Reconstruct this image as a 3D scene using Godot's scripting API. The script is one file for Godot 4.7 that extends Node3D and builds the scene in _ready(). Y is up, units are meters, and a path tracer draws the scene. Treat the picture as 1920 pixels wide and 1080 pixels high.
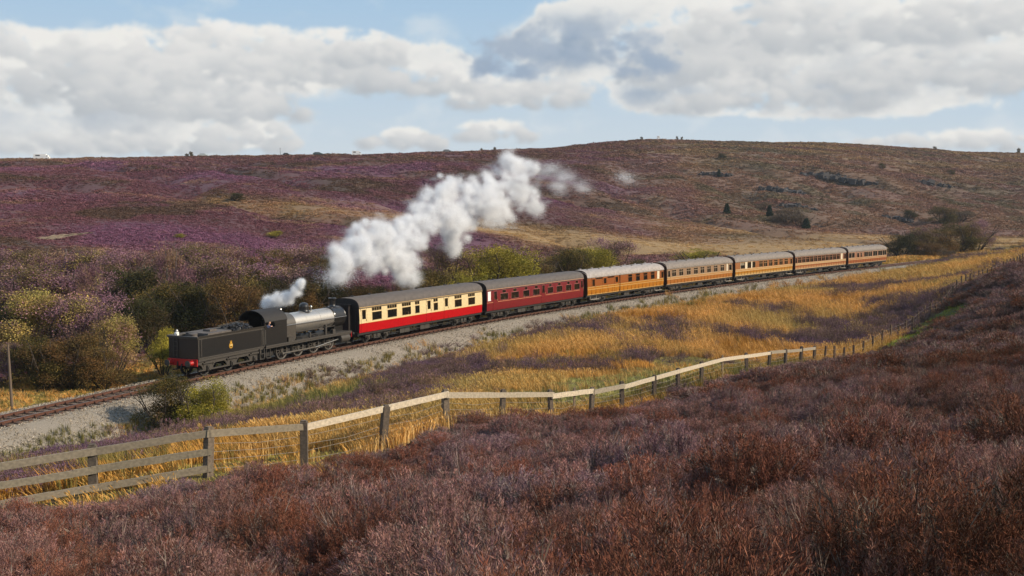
extends Node3D
# A steam train on a moorland railway. y is up, metres; rail tops lie at y = 0. In the plan data below (x, d) means x to the right and d ahead, so z = -d.

const EYE := 11.93
const T_X := -13.6372
const T_D := 92.9432
const T_TH := 0.4748
const T_K1 := 0.0029163
const T_K2 := -0.0000083

var rng := RandomNumberGenerator.new()
var n_big := FastNoiseLite.new()
var n_mid := FastNoiseLite.new()
var n_fine := FastNoiseLite.new()
var n_ridge := FastNoiseLite.new()
var M := {}
var used := {}


# ---------- mesh collector ----------
class MB:
	var v := PackedVector3Array()
	var n := PackedVector3Array()
	var c := PackedColorArray()
	var u := PackedVector2Array()
	var col := Color.WHITE

	func tri(p: Vector3, q: Vector3, r: Vector3, np: Vector3, nq: Vector3, nr: Vector3) -> void:
		if (r - p).cross(q - p).dot(np + nq + nr) >= 0.0:
			v.append(p); v.append(q); v.append(r)
			n.append(np); n.append(nq); n.append(nr)
		else:
			v.append(p); v.append(r); v.append(q)
			n.append(np); n.append(nr); n.append(nq)
		c.append(col); c.append(col); c.append(col)

	func flat(p: Vector3, q: Vector3, r: Vector3) -> void:
		var k := (r - p).cross(q - p).normalized()
		tri(p, q, r, k, k, k)

	func quad(p: Vector3, q: Vector3, r: Vector3, s: Vector3, k: Vector3) -> void:
		tri(p, q, r, k, k, k)
		tri(p, r, s, k, k, k)

	# a box with chamfered look left to its size; b turns it
	func box(at: Vector3, size: Vector3, b := Basis.IDENTITY) -> void:
		var h := size / 2
		for ax in 3:
			for sg in [-1.0, 1.0]:
				var k := Vector3.ZERO
				k[ax] = sg
				var p := Vector3.ZERO
				p[(ax + 1) % 3] = h[(ax + 1) % 3]
				var q := Vector3.ZERO
				q[(ax + 2) % 3] = h[(ax + 2) % 3]
				var o := k * h[ax]
				quad(at + b * (o - p - q), at + b * (o + p - q), at + b * (o + p + q), at + b * (o - p + q), b * k)

	func ends(x0: float, x1: float, y0: float, y1: float, z0: float, z1: float) -> void:
		box(Vector3((x0 + x1) / 2, (y0 + y1) / 2, (z0 + z1) / 2), Vector3(absf(x1 - x0), absf(y1 - y0), absf(z1 - z0)))

	func tube(a: Vector3, b: Vector3, r0: float, r1: float, k := 8, caps := true) -> void:
		var ax := (b - a).normalized()
		var e := ax.cross(Vector3.UP if absf(ax.y) < 0.9 else Vector3.RIGHT).normalized()
		var f := ax.cross(e)
		for i in k:
			var t0 := TAU * i / k
			var t1 := TAU * (i + 1) / k
			var d0 := e * cos(t0) + f * sin(t0)
			var d1 := e * cos(t1) + f * sin(t1)
			tri(a + d0 * r0, a + d1 * r0, b + d1 * r1, d0, d1, d1)
			tri(a + d0 * r0, b + d1 * r1, b + d0 * r1, d0, d1, d0)
			if caps:
				tri(a, a + d0 * r0, a + d1 * r0, -ax, -ax, -ax)
				tri(b, b + d0 * r1, b + d1 * r1, ax, ax, ax)

	# rings: [distance along axis, radius]; axis from a along ax
	func lathe(a: Vector3, ax: Vector3, rings: Array, k := 16) -> void:
		var e := ax.cross(Vector3.UP if absf(ax.y) < 0.9 else Vector3.RIGHT).normalized()
		var f := ax.cross(e)
		for j in rings.size() - 1:
			var h0: float = rings[j][0]
			var r0: float = rings[j][1]
			var h1: float = rings[j + 1][0]
			var r1: float = rings[j + 1][1]
			var sl := Vector2(h1 - h0, -(r1 - r0)).normalized()
			for i in k:
				var t0 := TAU * i / k
				var t1 := TAU * (i + 1) / k
				var d0 := e * cos(t0) + f * sin(t0)
				var d1 := e * cos(t1) + f * sin(t1)
				var n0 := d0 * sl.x + ax * sl.y
				var n1 := d1 * sl.x + ax * sl.y
				tri(a + ax * h0 + d0 * r0, a + ax * h0 + d1 * r0, a + ax * h1 + d1 * r1, n0, n1, n1)
				tri(a + ax * h0 + d0 * r0, a + ax * h1 + d1 * r1, a + ax * h1 + d0 * r1, n0, n1, n0)

	# sweeps a profile of (z, y) points along x
	func extrude(prof: PackedVector2Array, x0: float, x1: float, smooth := true) -> void:
		var m := prof.size()
		var nn := PackedVector2Array()
		for i in m:
			var d := prof[mini(i + 1, m - 1)] - prof[maxi(i - 1, 0)]
			nn.append(Vector2(-d.y, d.x).normalized())
		for i in m - 1:
			var d := prof[i + 1] - prof[i]
			var k := Vector2(-d.y, d.x).normalized()
			var a0: Vector2 = nn[i] if smooth else k
			var a1: Vector2 = nn[i + 1] if smooth else k
			var p := Vector3(x0, prof[i].y, prof[i].x)
			var q := Vector3(x0, prof[i + 1].y, prof[i + 1].x)
			var r := Vector3(x1, prof[i + 1].y, prof[i + 1].x)
			var s := Vector3(x1, prof[i].y, prof[i].x)
			var n0 := Vector3(0, a0.y, a0.x)
			var n1 := Vector3(0, a1.y, a1.x)
			tri(p, q, r, n0, n1, n1)
			tri(p, r, s, n0, n1, n0)

	# fills the area under a (z, y) profile down to y0 at a given x
	func gable(prof: PackedVector2Array, x: float, y0: float, k: Vector3) -> void:
		for i in prof.size() - 1:
			quad(Vector3(x, y0, prof[i].x), Vector3(x, prof[i].y, prof[i].x), Vector3(x, prof[i + 1].y, prof[i + 1].x), Vector3(x, y0, prof[i + 1].x), k)

	func done() -> ArrayMesh:
		var a := []
		a.resize(Mesh.ARRAY_MAX)
		a[Mesh.ARRAY_VERTEX] = v
		a[Mesh.ARRAY_NORMAL] = n
		a[Mesh.ARRAY_COLOR] = c
		if u.size() == v.size():
			a[Mesh.ARRAY_TEX_UV] = u
		var m := ArrayMesh.new()
		m.add_surface_from_arrays(Mesh.PRIMITIVE_TRIANGLES, a)
		return m


# ---------- naming and tagging ----------
func numbered(called: String) -> String:
	var k: int = used.get(called, 0)
	used[called] = k + 1
	return called if k == 0 else "%s_%03d" % [called, k]


func thing(called: String, label: String, category: String, at := Vector3.ZERO, turn := 0.0, group := "") -> Node3D:
	var o := Node3D.new()
	o.name = numbered(called)
	add_child(o, true)
	o.position = at
	o.rotation.y = turn
	tag(o, label, category, group)
	return o


func tag(o: Node, label: String, category: String, group := "") -> void:
	o.set_meta("label", label)
	o.set_meta("category", category)
	if group:
		o.set_meta("group", group)


func part(called: String, m: Mesh, mat: Material, parent: Node) -> MeshInstance3D:
	var o := MeshInstance3D.new()
	o.name = called
	o.mesh = m
	o.material_override = mat
	parent.add_child(o, true)
	return o


func top(called: String, m: Mesh, mat: Material) -> MeshInstance3D:
	var o := part(called, m, mat, self)
	o.name = numbered(called)
	return o


func structure(called: String, m: Mesh, mat: Material) -> MeshInstance3D:
	var o := top(called, m, mat)
	o.set_meta("kind", "structure")
	return o


func scatter(called: String, m: Mesh, mat: Material, where: Array, tint: PackedColorArray, label: String, category: String, parent: Node = self) -> MultiMeshInstance3D:
	var mm := MultiMesh.new()
	mm.transform_format = MultiMesh.TRANSFORM_3D
	mm.use_colors = true
	mm.mesh = m
	mm.instance_count = where.size()
	for i in where.size():
		mm.set_instance_transform(i, where[i])
		mm.set_instance_color(i, tint[i])
	var o := MultiMeshInstance3D.new()
	o.multimesh = mm
	o.material_override = mat
	o.name = numbered(called) if parent == self else called
	parent.add_child(o, true)
	o.set_meta("kind", "stuff")
	if parent == self:
		tag(o, label, category)
	return o


# colours: 0-255 sRGB to linear
func lin(r: float, g: float, b: float) -> Color:
	return Color(r / 255.0, g / 255.0, b / 255.0).srgb_to_linear()


func rock_grey() -> Color:
	return lin(96, 90, 90)


# ---------- the line of the railway ----------
var tr_s0 := -120.0
var tr_x := PackedFloat64Array()
var tr_d := PackedFloat64Array()
var tr_h := PackedFloat64Array()
var by_d := PackedInt32Array()


func heading(s: float) -> float:
	return T_TH + T_K1 * s + (T_K2 * s * s if s > 0.0 else 0.0)


func lay_track() -> void:
	var count := 461  # s from -120 to 340, every metre
	tr_x.resize(count)
	tr_d.resize(count)
	tr_h.resize(count)
	var zero := 120
	tr_x[zero] = T_X
	tr_d[zero] = T_D
	for i in range(zero + 1, count):
		var h := heading(i - 120.5)
		tr_x[i] = tr_x[i - 1] + sin(h)
		tr_d[i] = tr_d[i - 1] + cos(h)
	for i in range(zero - 1, -1, -1):
		var h := heading(i - 119.5)
		tr_x[i] = tr_x[i + 1] - sin(h)
		tr_d[i] = tr_d[i + 1] - cos(h)
	for i in count:
		tr_h[i] = heading(i - 120.0)
	var k := 0
	for d in range(-20, 420):
		while k < count - 2 and tr_d[k + 1] < d:
			k += 1
		by_d.append(k)


func on_track(s: float) -> Vector3:
	var f := clampf(s - tr_s0, 0.0, 458.999)
	var i := int(f)
	f -= i
	return Vector3(lerpf(tr_x[i], tr_x[i + 1], f), 0, -lerpf(tr_d[i], tr_d[i + 1], f))


func beside(s: float, t: float, y := 0.0) -> Vector3:
	var h := heading(s)
	return on_track(s) + Vector3(cos(h) * t, y, sin(h) * t)


# signed distance from the track centre, positive on the near side
func from_track(x: float, d: float) -> float:
	var k := by_d[clampi(int(d) + 20, 0, by_d.size() - 1)]
	var h := tr_h[k]
	var f := (d - tr_d[k]) / cos(h)
	return (x - tr_x[k] - f * sin(h)) * cos(h)


# where a vehicle sits: its frame has +x along the line away from the camera and +z towards the near side
func seat(s_mid: float, reach: float) -> Array:
	var a := on_track(s_mid - reach)
	var b := on_track(s_mid + reach)
	var dir := (b - a).normalized()
	return [(a + b) / 2, atan2(-dir.z, dir.x)]


# ---------- the fence line ----------
var fence := PackedVector2Array([Vector2(-19.5, 22.6), Vector2(-16.9, 23.9), Vector2(-14.6, 25.0), Vector2(-12.4, 26.1), Vector2(-10.1, 27.0), Vector2(-7.6, 28.0), Vector2(-5.65, 30.5), Vector2(-3.8, 33.0), Vector2(-2.1, 35.5), Vector2(-0.36, 38.5), Vector2(1.45, 41.5), Vector2(2.35, 42.9), Vector2(3.1, 44.0), Vector2(4.6, 47.0), Vector2(6.3, 50.0), Vector2(7.8, 53.0), Vector2(9.4, 56.0), Vector2(11.0, 59.0), Vector2(13.0, 62.5), Vector2(15.0, 66.0), Vector2(16.7, 69.0), Vector2(18.5, 72.5), Vector2(20.3, 76.0), Vector2(25.2, 84.0), Vector2(32.5, 95.0), Vector2(40.5, 108.0), Vector2(50.9, 125.0), Vector2(61.9, 142.0), Vector2(67.0, 150.0), Vector2(84.0, 178.0), Vector2(105.0, 215.0)])
var fence_at := PackedFloat64Array()


func index_fence() -> void:
	for d in range(-40, 300):
		var x := 0.0
		if d <= fence[0].y:
			x = fence[0].x + (d - fence[0].y) * 2.0
		elif d >= fence[fence.size() - 1].y:
			x = fence[fence.size() - 1].x + (d - fence[fence.size() - 1].y) * 0.57
		else:
			for i in fence.size() - 1:
				if fence[i + 1].y >= d:
					x = lerpf(fence[i].x, fence[i + 1].x, (d - fence[i].y) / (fence[i + 1].y - fence[i].y))
					break
		fence_at.append(x)


# how far right of the fence a point lies, across the slope (positive: heather side)
func past_fence(x: float, d: float) -> float:
	var f := clampf(d + 40.0, 0.0, 338.9)
	var i := int(f)
	var k := fence_at[i + 1] - fence_at[i]
	return (x - lerpf(fence_at[i], fence_at[i + 1], f - i)) / sqrt(1.0 + k * k)


# ---------- the lie of the land ----------
var knots := PackedVector3Array([
	Vector3(0, 10.2, 0), Vector3(-3, 10.6, -15), Vector3(0, 12, -32), Vector3(35, 15, -30), Vector3(-40, 8.0, -20), Vector3(45, 12.0, 5), Vector3(2.5, 9.75, 5.5), Vector3(0, 8.9, 8), Vector3(-2.1, 8.4, 9.5), Vector3(-4.9, 7.9, 11),
	Vector3(-8.1, 5.9, 18), Vector3(-5.2, 5.3, 23), Vector3(-9.8, 5.2, 21.8), Vector3(-7.2, 5.0, 25.6), Vector3(0, 6.1, 22), Vector3(5.15, 6.0, 25), Vector3(0, 4.6, 35.0), Vector3(10.7, 3.2, 52), Vector3(8.7, 6.15, 27), Vector3(21.3, 2.1, 66), Vector3(11.2, 6.8, 25), Vector3(22.5, 5.1, 50),
	Vector3(36, 4.5, 80), Vector3(51.7, 5.1, 115), Vector3(42.5, 3.5, 103), Vector3(72, 5.5, 148), Vector3(95, 8, 130), Vector3(60, 8, 62), Vector3(110, 14, 60), Vector3(125, 9, 190), Vector3(-14, 4.6, 25.3), Vector3(-10.1, 4.8, 27),
	Vector3(-7.6, 4.98, 28), Vector3(-5.65, 4.62, 30.5), Vector3(-3.8, 4.55, 33), Vector3(-2.1, 4.55, 35.5), Vector3(-0.36, 4.15, 38.5), Vector3(3.1, 3.36, 44), Vector3(6.3, 2.94, 50), Vector3(13, 2.15, 62.5), Vector3(20.3, 0.75, 76), Vector3(25.2, 0, 84), Vector3(32.5, 0.23, 95), Vector3(40.5, 0.9, 108), Vector3(50.9, 2.6, 125),
	Vector3(61.9, 3.1, 142), Vector3(67, 3.2, 150), Vector3(-26, 3.2, 23), Vector3(-16, 2.9, 38), Vector3(-9, 1.0, 58), Vector3(1, 0.6, 76), Vector3(-21.4, -0.7, 53.1), Vector3(-14, -0.8, 71.3), Vector3(-5.6, -0.7, 88.8), Vector3(-27.5, 0.2, 36), Vector3(10, 0.3, 90), Vector3(20, 0.0, 110), Vector3(30, -0.1, 130), Vector3(50, 0.2, 152),
	Vector3(60, -0.4, 190), Vector3(100, -0.6, 240), Vector3(-48, -0.5, 60), Vector3(-35, -0.5, 76), Vector3(-20, -0.45, 100), Vector3(0, -0.4, 142), Vector3(30, -0.4, 190), Vector3(75, -0.5, 245), Vector3(140, -0.3, 310),
	Vector3(-62, 0.0, 132), Vector3(-72, 3.9, 160), Vector3(-83, 6.6, 185), Vector3(-106, 11.9, 235), Vector3(-135, 18, 300), Vector3(-234, 29, 520), Vector3(-310, 28, 720), Vector3(-480, 32, 600), Vector3(30.5, 0.8, 88), Vector3(26, 1.4, 76), Vector3(37.5, 1.5, 98), Vector3(-150, 6, 130), Vector3(-160, 2, 40),
	Vector3(-30, 0, 142), Vector3(-40, 3.75, 180), Vector3(-54, 8.9, 240), Vector3(-70, 16, 310), Vector3(-121, 31.9, 540), Vector3(-150, 31, 740), Vector3(0, 0, 195), Vector3(0, 2.1, 240), Vector3(0, 8, 310), Vector3(0, 18, 390),
	Vector3(0, 35.8, 580), Vector3(0, 35, 780), Vector3(29, 0, 258), Vector3(32, 0.5, 285), Vector3(42, 7.3, 370), Vector3(53, 21.4, 470), Vector3(76, 47, 680), Vector3(100, 46, 860), Vector3(84, 0.4, 300), Vector3(112, 7, 400),
	Vector3(138, 18.4, 490), Vector3(146, 24.8, 520), Vector3(202, 46.7, 720), Vector3(240, 45, 900), Vector3(166, 0.3, 370), Vector3(202, 6.2, 450), Vector3(252, 20.6, 560), Vector3(351, 42.3, 780), Vector3(450, 40, 960), Vector3(420, 12, 500),
	Vector3(560, 30, 720), Vector3(260, 5, 330), Vector3(300, 18, 120), Vector3(300, 26, -60), Vector3(-300, 10, -60), Vector3(-420, 16, 250)])
var weight := PackedFloat64Array()


func settle_land() -> void:
	var m := knots.size()
	var k := m + 3
	var a: Array[PackedFloat64Array] = []
	for i in k:
		var row := PackedFloat64Array()
		row.resize(k + 1)
		a.append(row)
	for i in m:
		for j in m:
			a[i][j] = spread(knots[i].x - knots[j].x, knots[i].z - knots[j].z)
		a[i][m] = 1.0
		a[i][m + 1] = knots[i].x
		a[i][m + 2] = knots[i].z
		a[m][i] = 1.0
		a[m + 1][i] = knots[i].x
		a[m + 2][i] = knots[i].z
		a[i][k] = knots[i].y
	for i in k:
		var best := i
		for j in range(i + 1, k):
			if absf(a[j][i]) > absf(a[best][i]):
				best = j
		var keep := a[i]
		a[i] = a[best]
		a[best] = keep
		var ri := a[i]
		for j in range(i + 1, k):
			var rj := a[j]
			var f := rj[i] / ri[i]
			if f != 0.0:
				for q in range(i, k + 1):
					rj[q] -= f * ri[q]
				a[j] = rj
	weight.resize(k)
	for i in range(k - 1, -1, -1):
		var sum := a[i][k]
		for j in range(i + 1, k):
			sum -= a[i][j] * weight[j]
		weight[i] = sum / a[i][i]


func spread(x: float, d: float) -> float:
	return sqrt(x * x + d * d + 30.0)


func raw_land(x: float, d: float) -> float:
	var m := knots.size()
	var y := weight[m] + weight[m + 1] * x + weight[m + 2] * d
	for i in m:
		var k := knots[i]
		var p := x - k.x
		var q := d - k.z
		y += weight[i] * sqrt(p * p + q * q + 30.0)
	return y


const NX0 := -76
const NX1 := 148
const ND0 := -32
const ND1 := 264
const FX0 := -804
const FX1 := 900
const FD0 := -120
const FD1 := 1240
var near := PackedFloat32Array()
var far := PackedFloat32Array()


func shape_land(x: float, d: float) -> float:
	var y := raw_land(x, d)
	var t := from_track(x, d) if d > -15.0 else 99.0
	if d > 118.0 and t < -18.0:
		# the moor: swells, gullies and broken ground
		var k := smoothstep(-18.0, -70.0, t)
		var far_k := smoothstep(150.0, 330.0, d)
		y += k * (n_big.get_noise_2d(x * 1.6, d * 1.6) * 1.0 * far_k + n_mid.get_noise_2d(x * 0.5, d * 0.5) * (0.5 + 0.4 * far_k))
		var r := n_ridge.get_noise_2d(x + d * 0.35, d * 0.55)
		y -= k * maxf(0.0, r - 0.3) * 8.5 * far_k * (1.0 - smoothstep(440.0, 580.0, d - x * 0.3))
	elif t > 6.0:
		y += n_mid.get_noise_2d(x * 1.5, d * 1.5) * 0.25 * smoothstep(6.0, 12.0, t)
	if absf(t) < 11.0 and d > -15.0:
		var f := -0.62
		var k := 1.0 - smoothstep(3.4, 7.5, -t)
		if t > 0.0:
			f = -0.62 if t < 1.6 else -0.62 - lerpf(1.4, 0.95, smoothstep(95.0, 130.0, d)) * smoothstep(1.6, 4.3, t)
			k = 1.0 - smoothstep(4.8, 10.5, t)
		y = lerpf(y, f, k)
	return y


func build_land() -> void:
	settle_land()
	var w := NX1 - NX0 + 1
	var fw := (FX1 - FX0) / 8 + 1
	for j in (FD1 - FD0) / 8 + 1:
		for i in fw:
			far.append(shape_land(FX0 + i * 8.0, FD0 + j * 8.0))
	for j in ND1 - ND0 + 1:
		for i in w:
			var x := float(NX0 + i)
			var d := float(ND0 + j)
			if i == 0 or j == 0 or x == NX1 or d == ND1:
				near.append(far_land(x, d))
			else:
				near.append(shape_land(x, d))


func far_land(x: float, d: float) -> float:
	var fw := (FX1 - FX0) / 8 + 1
	var p := clampf((x - FX0) / 8.0, 0.0, fw - 1.001)
	var q := clampf((d - FD0) / 8.0, 0.0, (FD1 - FD0) / 8.0 - 0.001)
	var i := int(p)
	var j := int(q)
	p -= i
	q -= j
	var o := j * fw + i
	return lerpf(lerpf(far[o], far[o + 1], p), lerpf(far[o + fw], far[o + fw + 1], p), q)


func land(x: float, d: float) -> float:
	if x <= NX0 or x >= NX1 or d <= ND0 or d >= ND1:
		return far_land(x, d)
	var w := NX1 - NX0 + 1
	var p := x - NX0
	var q := d - ND0
	var i := int(p)
	var j := int(q)
	p -= i
	q -= j
	var o := j * w + i
	return lerpf(lerpf(near[o], near[o + 1], p), lerpf(near[o + w], near[o + w + 1], p), q)


func _ready() -> void:
	# camera
	var cam := Camera3D.new()
	cam.name = "camera"
	cam.fov = 28.39
	cam.near = 0.2
	cam.far = 3000.0
	cam.position = Vector3(0, EYE, 0)
	cam.rotation_degrees = Vector3(-4.473, 0, 0)
	add_child(cam)
	cam.current = true
	for k in [[n_big, 0.006, 3, 4], [n_mid, 0.035, 4, 6], [n_fine, 0.32, 3, 9]]:
		k[0].noise_type = FastNoiseLite.TYPE_SIMPLEX_SMOOTH
		k[0].frequency = k[1]
		k[0].fractal_octaves = k[2]
		k[0].seed = k[3]
	n_ridge.noise_type = FastNoiseLite.TYPE_SIMPLEX_SMOOTH
	n_ridge.frequency = 0.012
	n_ridge.fractal_type = FastNoiseLite.FRACTAL_RIDGED
	n_ridge.fractal_octaves = 2
	n_ridge.seed = 14
	# sky
	var sm := PanoramaSkyMaterial.new()
	sm.panorama = make_sky()
	var sky := Sky.new()
	sky.sky_material = sm
	var env := Environment.new()
	env.background_mode = Environment.BG_SKY
	env.sky = sky
	env.background_energy_multiplier = 1.0
	env.tonemap_mode = Environment.TONE_MAPPER_LINEAR
	env.tonemap_exposure = 1.0
	env.sdfgi_enabled = true
	env.ssao_enabled = true
	env.ssil_enabled = true
	env.fog_enabled = true
	env.fog_density = 0.0001
	env.fog_light_color = Color(0.86, 0.9, 0.94)
	var we := WorldEnvironment.new()
	we.name = "world_environment"
	we.environment = env
	add_child(we)
	# sun, low on the right and a little behind
	var sun := DirectionalLight3D.new()
	sun.name = "sun"
	sun.light_color = Color(1.0, 0.94, 0.85)
	sun.light_energy = 1.6
	sun.light_angular_distance = 0.5
	sun.shadow_enabled = true
	add_child(sun)
	sun.look_at_from_position(Vector3(0.95, 0.58, 0.2) * 100.0, Vector3.ZERO, Vector3.UP)
	# the place
	make_materials()
	lay_track()
	index_fence()
	build_land()
	build_ground()
	make_track()
	make_crags()
	set_palettes()
	for k in tree_list:
		plant_tree(k[0], k[1], k[2], k[3], k[4], k[5], k[6], k[7], k[8])
	for k in hill_list:
		var at := hill_spot(k[2], k[3])
		plant_tree(k[0], k[1], at.x, at.z, at.y + k[4] * at.z, k[5] * at.z, k[6], k[7], k[8])
	plant_moor()
	plant_field()
	plant_near_heather()
	make_fences()
	# the train
	make_tender()
	make_locomotive()
	make_driver()
	make_coaches()
	make_steam()
	make_skyline()


# ---------- what grows where ----------
# patches of a colour on the ground: x, d, reach along x, reach along d
var purple_spots := [[-7.7, 63, 6, 5], [-11, 50, 7, 5], [-15, 46, 6, 5], [-3, 81, 6, 9], [4, 76, 4, 5], [10.8, 106, 8, 7], [28.7, 126, 7, 7], [33, 112, 6, 5], [27, 99, 4, 5], [50, 150, 10, 7], [42, 140, 6, 4], [12, 79, 6, 3], [-18, 36, 8, 4], [-22, 50, 7, 6], [44, 116, 5, 8], [36, 103, 4, 5], [70, 200, 16, 10], [5, 116, 6, 6], [19, 93, 6, 3], [40, 125, 6, 4]]
var gold_spots := [[-2, 50, 6, 9], [3, 65, 7, 7], [10, 70, 6, 6], [22, 90, 8, 8], [15, 118, 12, 14], [28, 142, 14, 12], [48, 175, 22, 18], [-7, 36, 3, 4], [-2.5, 40, 3, 4], [2, 90, 7, 8], [30, 88, 4, 6], [34, 130, 10, 10]]
var green_spots := [[-17, 59, 6, 3], [-12, 66, 5, 3], [5, 55, 5, 4], [10, 62, 5, 3], [15, 69, 4, 4], [-23.5, 59.5, 6, 3], [20, 150, 3, 12], [30, 172, 4, 14], [9, 128, 2, 12], [62, 222, 8, 12], [-20, 33, 8, 3]]


func spots(list: Array, x: float, d: float) -> float:
	var sum := 0.0
	for k in list:
		var p: float = (x - k[0]) / k[2]
		var q: float = (d - k[1]) / k[3]
		var r := p * p + q * q
		if r < 4.0:
			sum = maxf(sum, exp(-r))
	return sum


# ground between fence and railway: x purple heather, y golden grass, z green rushes
func field_mix(x: float, d: float) -> Vector3:
	var a := n_mid.get_noise_2d(x * 2.2, d * 1.4)
	var b := n_mid.get_noise_2d(x * 2.0 + 300.0, d * 1.3)
	var left := smoothstep(2.0, -10.0, x - (d - 60.0) * 0.35)
	var p := spots(purple_spots, x, d) * 1.2 + a * 0.85 + 0.06 + left * 0.05
	var g := spots(gold_spots, x, d) * 1.1 + b * 0.5 + 0.4 - left * 0.16
	var r := spots(green_spots, x, d) * 1.3 - a * 0.45 + 0.14 + left * 0.18
	var fine := n_fine.get_noise_2d(x * 0.8, d * 0.6) * smoothstep(95.0, 60.0, d)
	p += fine * 0.55
	r -= fine * 0.4
	var t := from_track(x, d)
	if d > 105.0 and t < 11.0:
		r += 0.45
	return Vector3(p, g, r)


var strips := [[30, 268, 90, 10], [70, 285, 80, 12], [150, 330, 90, 15], [110, 300, 50, 10]]


# colour of the moor beyond the railway
func moor_colour(x: float, d: float) -> Color:
	var right := smoothstep(-15.0, 70.0, x - (d - 300.0) * 0.12)
	var a := n_big.get_noise_2d(x * 1.3, d * 0.8 + 70.0)
	var b := n_mid.get_noise_2d(x * 0.55, d * 0.4)
	var e := n_mid.get_noise_2d(x * 1.6 + 90.0, d * 1.1)
	var c := lin(122, 80, 86).lerp(lin(154, 118, 92), clampf(right * 0.95 + a * 0.8, 0.0, 1.0))
	c = c.lerp(lin(132, 88, 112), smoothstep(0.0, 0.4, b + a * 0.4) * (0.9 - 0.7 * right))
	c = c.lerp(lin(96, 76, 58).lerp(lin(120, 98, 76), right), smoothstep(0.08, 0.42, -b + e * 0.6) * 0.85)
	c = c.lerp(lin(124, 112, 82), smoothstep(0.05, 0.45, e - a) * 0.65 * right)
	c = c.lerp(lin(168, 136, 106), smoothstep(0.26, 0.55, n_mid.get_noise_2d(x * 0.9 - 200.0, d * 1.9) + a * 0.2) * 0.6)
	# pale bents near the top and along the foot
	var high := smoothstep(430.0, 600.0, d - x * 0.25)
	c = c.lerp(lin(168, 138, 96), smoothstep(-0.1, 0.4, n_mid.get_noise_2d(x * 0.35, d * 1.1)) * high * (0.45 + 0.4 * right))
	c = c.lerp(lin(122, 84, 66), high * 0.6 * (1.0 - right))
	var foot := spots(strips, x, d)
	c = c.lerp(lin(206, 168, 112), clampf(foot * 1.3 + n_mid.get_noise_2d(x * 0.5, d * 3.0) * 0.7 * foot, 0.0, 1.0))
	# bare peat and sand
	var bare := spots([[-72.5, 181, 4, 1.0]], x, d)
	c = c.lerp(lin(176, 150, 122), smoothstep(0.45, 0.75, bare + e * 0.25))
	c = c.lerp(lin(150, 118, 88), smoothstep(0.25, 0.6, spots([[-230, 480, 80, 14]], x, d) + e * 0.3) * 0.7)
	return c


func ground_colour(x: float, d: float) -> Color:
	var t := from_track(x, d) if d > -15.0 else 99.0
	var e := n_fine.get_noise_2d(x, d)
	if t < -3.2:
		var c := moor_colour(x, d)
		var verge := smoothstep(-16.0, -9.0, t + e * 2.0)
		c = c.lerp(lin(160, 138, 88).lerp(lin(124, 110, 72), clampf(e + 0.5, 0.0, 1.0)), verge)
		c = c.lerp(lin(136, 124, 108), smoothstep(-4.6, -3.4, t + e * 1.0))
		return c
	if t < 4.4:
		return lin(128, 112, 94).lerp(lin(110, 92, 62), clampf(0.4 + e, 0.0, 1.0))
	var f := past_fence(x, d)
	if f > 0.4:
		var green := spots([[30.8, 90, 3.6, 8], [37, 100, 3.2, 7], [26.5, 81, 2.4, 5]], x, d)
		return lin(58, 45, 38).lerp(lin(96, 104, 30), smoothstep(0.3, 0.6, green + e * 0.3))
	var w := field_mix(x, d)
	var c := lin(150, 112, 58)
	if w.x > w.y:
		c = lin(92, 62, 60)
	if w.z > maxf(w.x, w.y):
		c = lin(106, 98, 48)
	if d > 38.0:
		c = c.lerp(lin(138, 126, 66), smoothstep(-5.5, -2.0, f + e * 2.0) * 0.9)
	return c.lerp(c * 0.7, clampf(e + 0.4, 0.0, 1.0) * 0.5)


func build_ground() -> void:
	var v := PackedVector3Array()
	var c := PackedColorArray()
	var ix := PackedInt32Array()
	var w := NX1 - NX0 + 1
	for j in ND1 - ND0 + 1:
		for i in w:
			v.append(Vector3(NX0 + i, near[j * w + i], -(ND0 + j)))
			c.append(ground_colour(NX0 + i, ND0 + j))
	for j in ND1 - ND0:
		for i in w - 1:
			var o := j * w + i
			ix.append_array([o, o + w, o + 1, o + 1, o + w, o + w + 1])
	var fw := (FX1 - FX0) / 8 + 1
	var base := v.size()
	for j in (FD1 - FD0) / 8 + 1:
		for i in fw:
			var x := FX0 + i * 8
			var d := FD0 + j * 8
			v.append(Vector3(x, far[j * fw + i], -d))
			c.append(ground_colour(x, d))
	for j in (FD1 - FD0) / 8:
		for i in fw - 1:
			var x := FX0 + i * 8
			var d := FD0 + j * 8
			if x >= NX0 and x < NX1 and d >= ND0 and d < ND1:
				continue
			var o := base + j * fw + i
			ix.append_array([o, o + fw, o + 1, o + 1, o + fw, o + fw + 1])
	var st := SurfaceTool.new()
	var a := []
	a.resize(Mesh.ARRAY_MAX)
	a[Mesh.ARRAY_VERTEX] = v
	a[Mesh.ARRAY_COLOR] = c
	a[Mesh.ARRAY_INDEX] = ix
	var m := ArrayMesh.new()
	m.add_surface_from_arrays(Mesh.PRIMITIVE_TRIANGLES, a)
	st.create_from(m, 0)
	st.generate_normals()
	structure("ground", st.commit(), M.ground)


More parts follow.
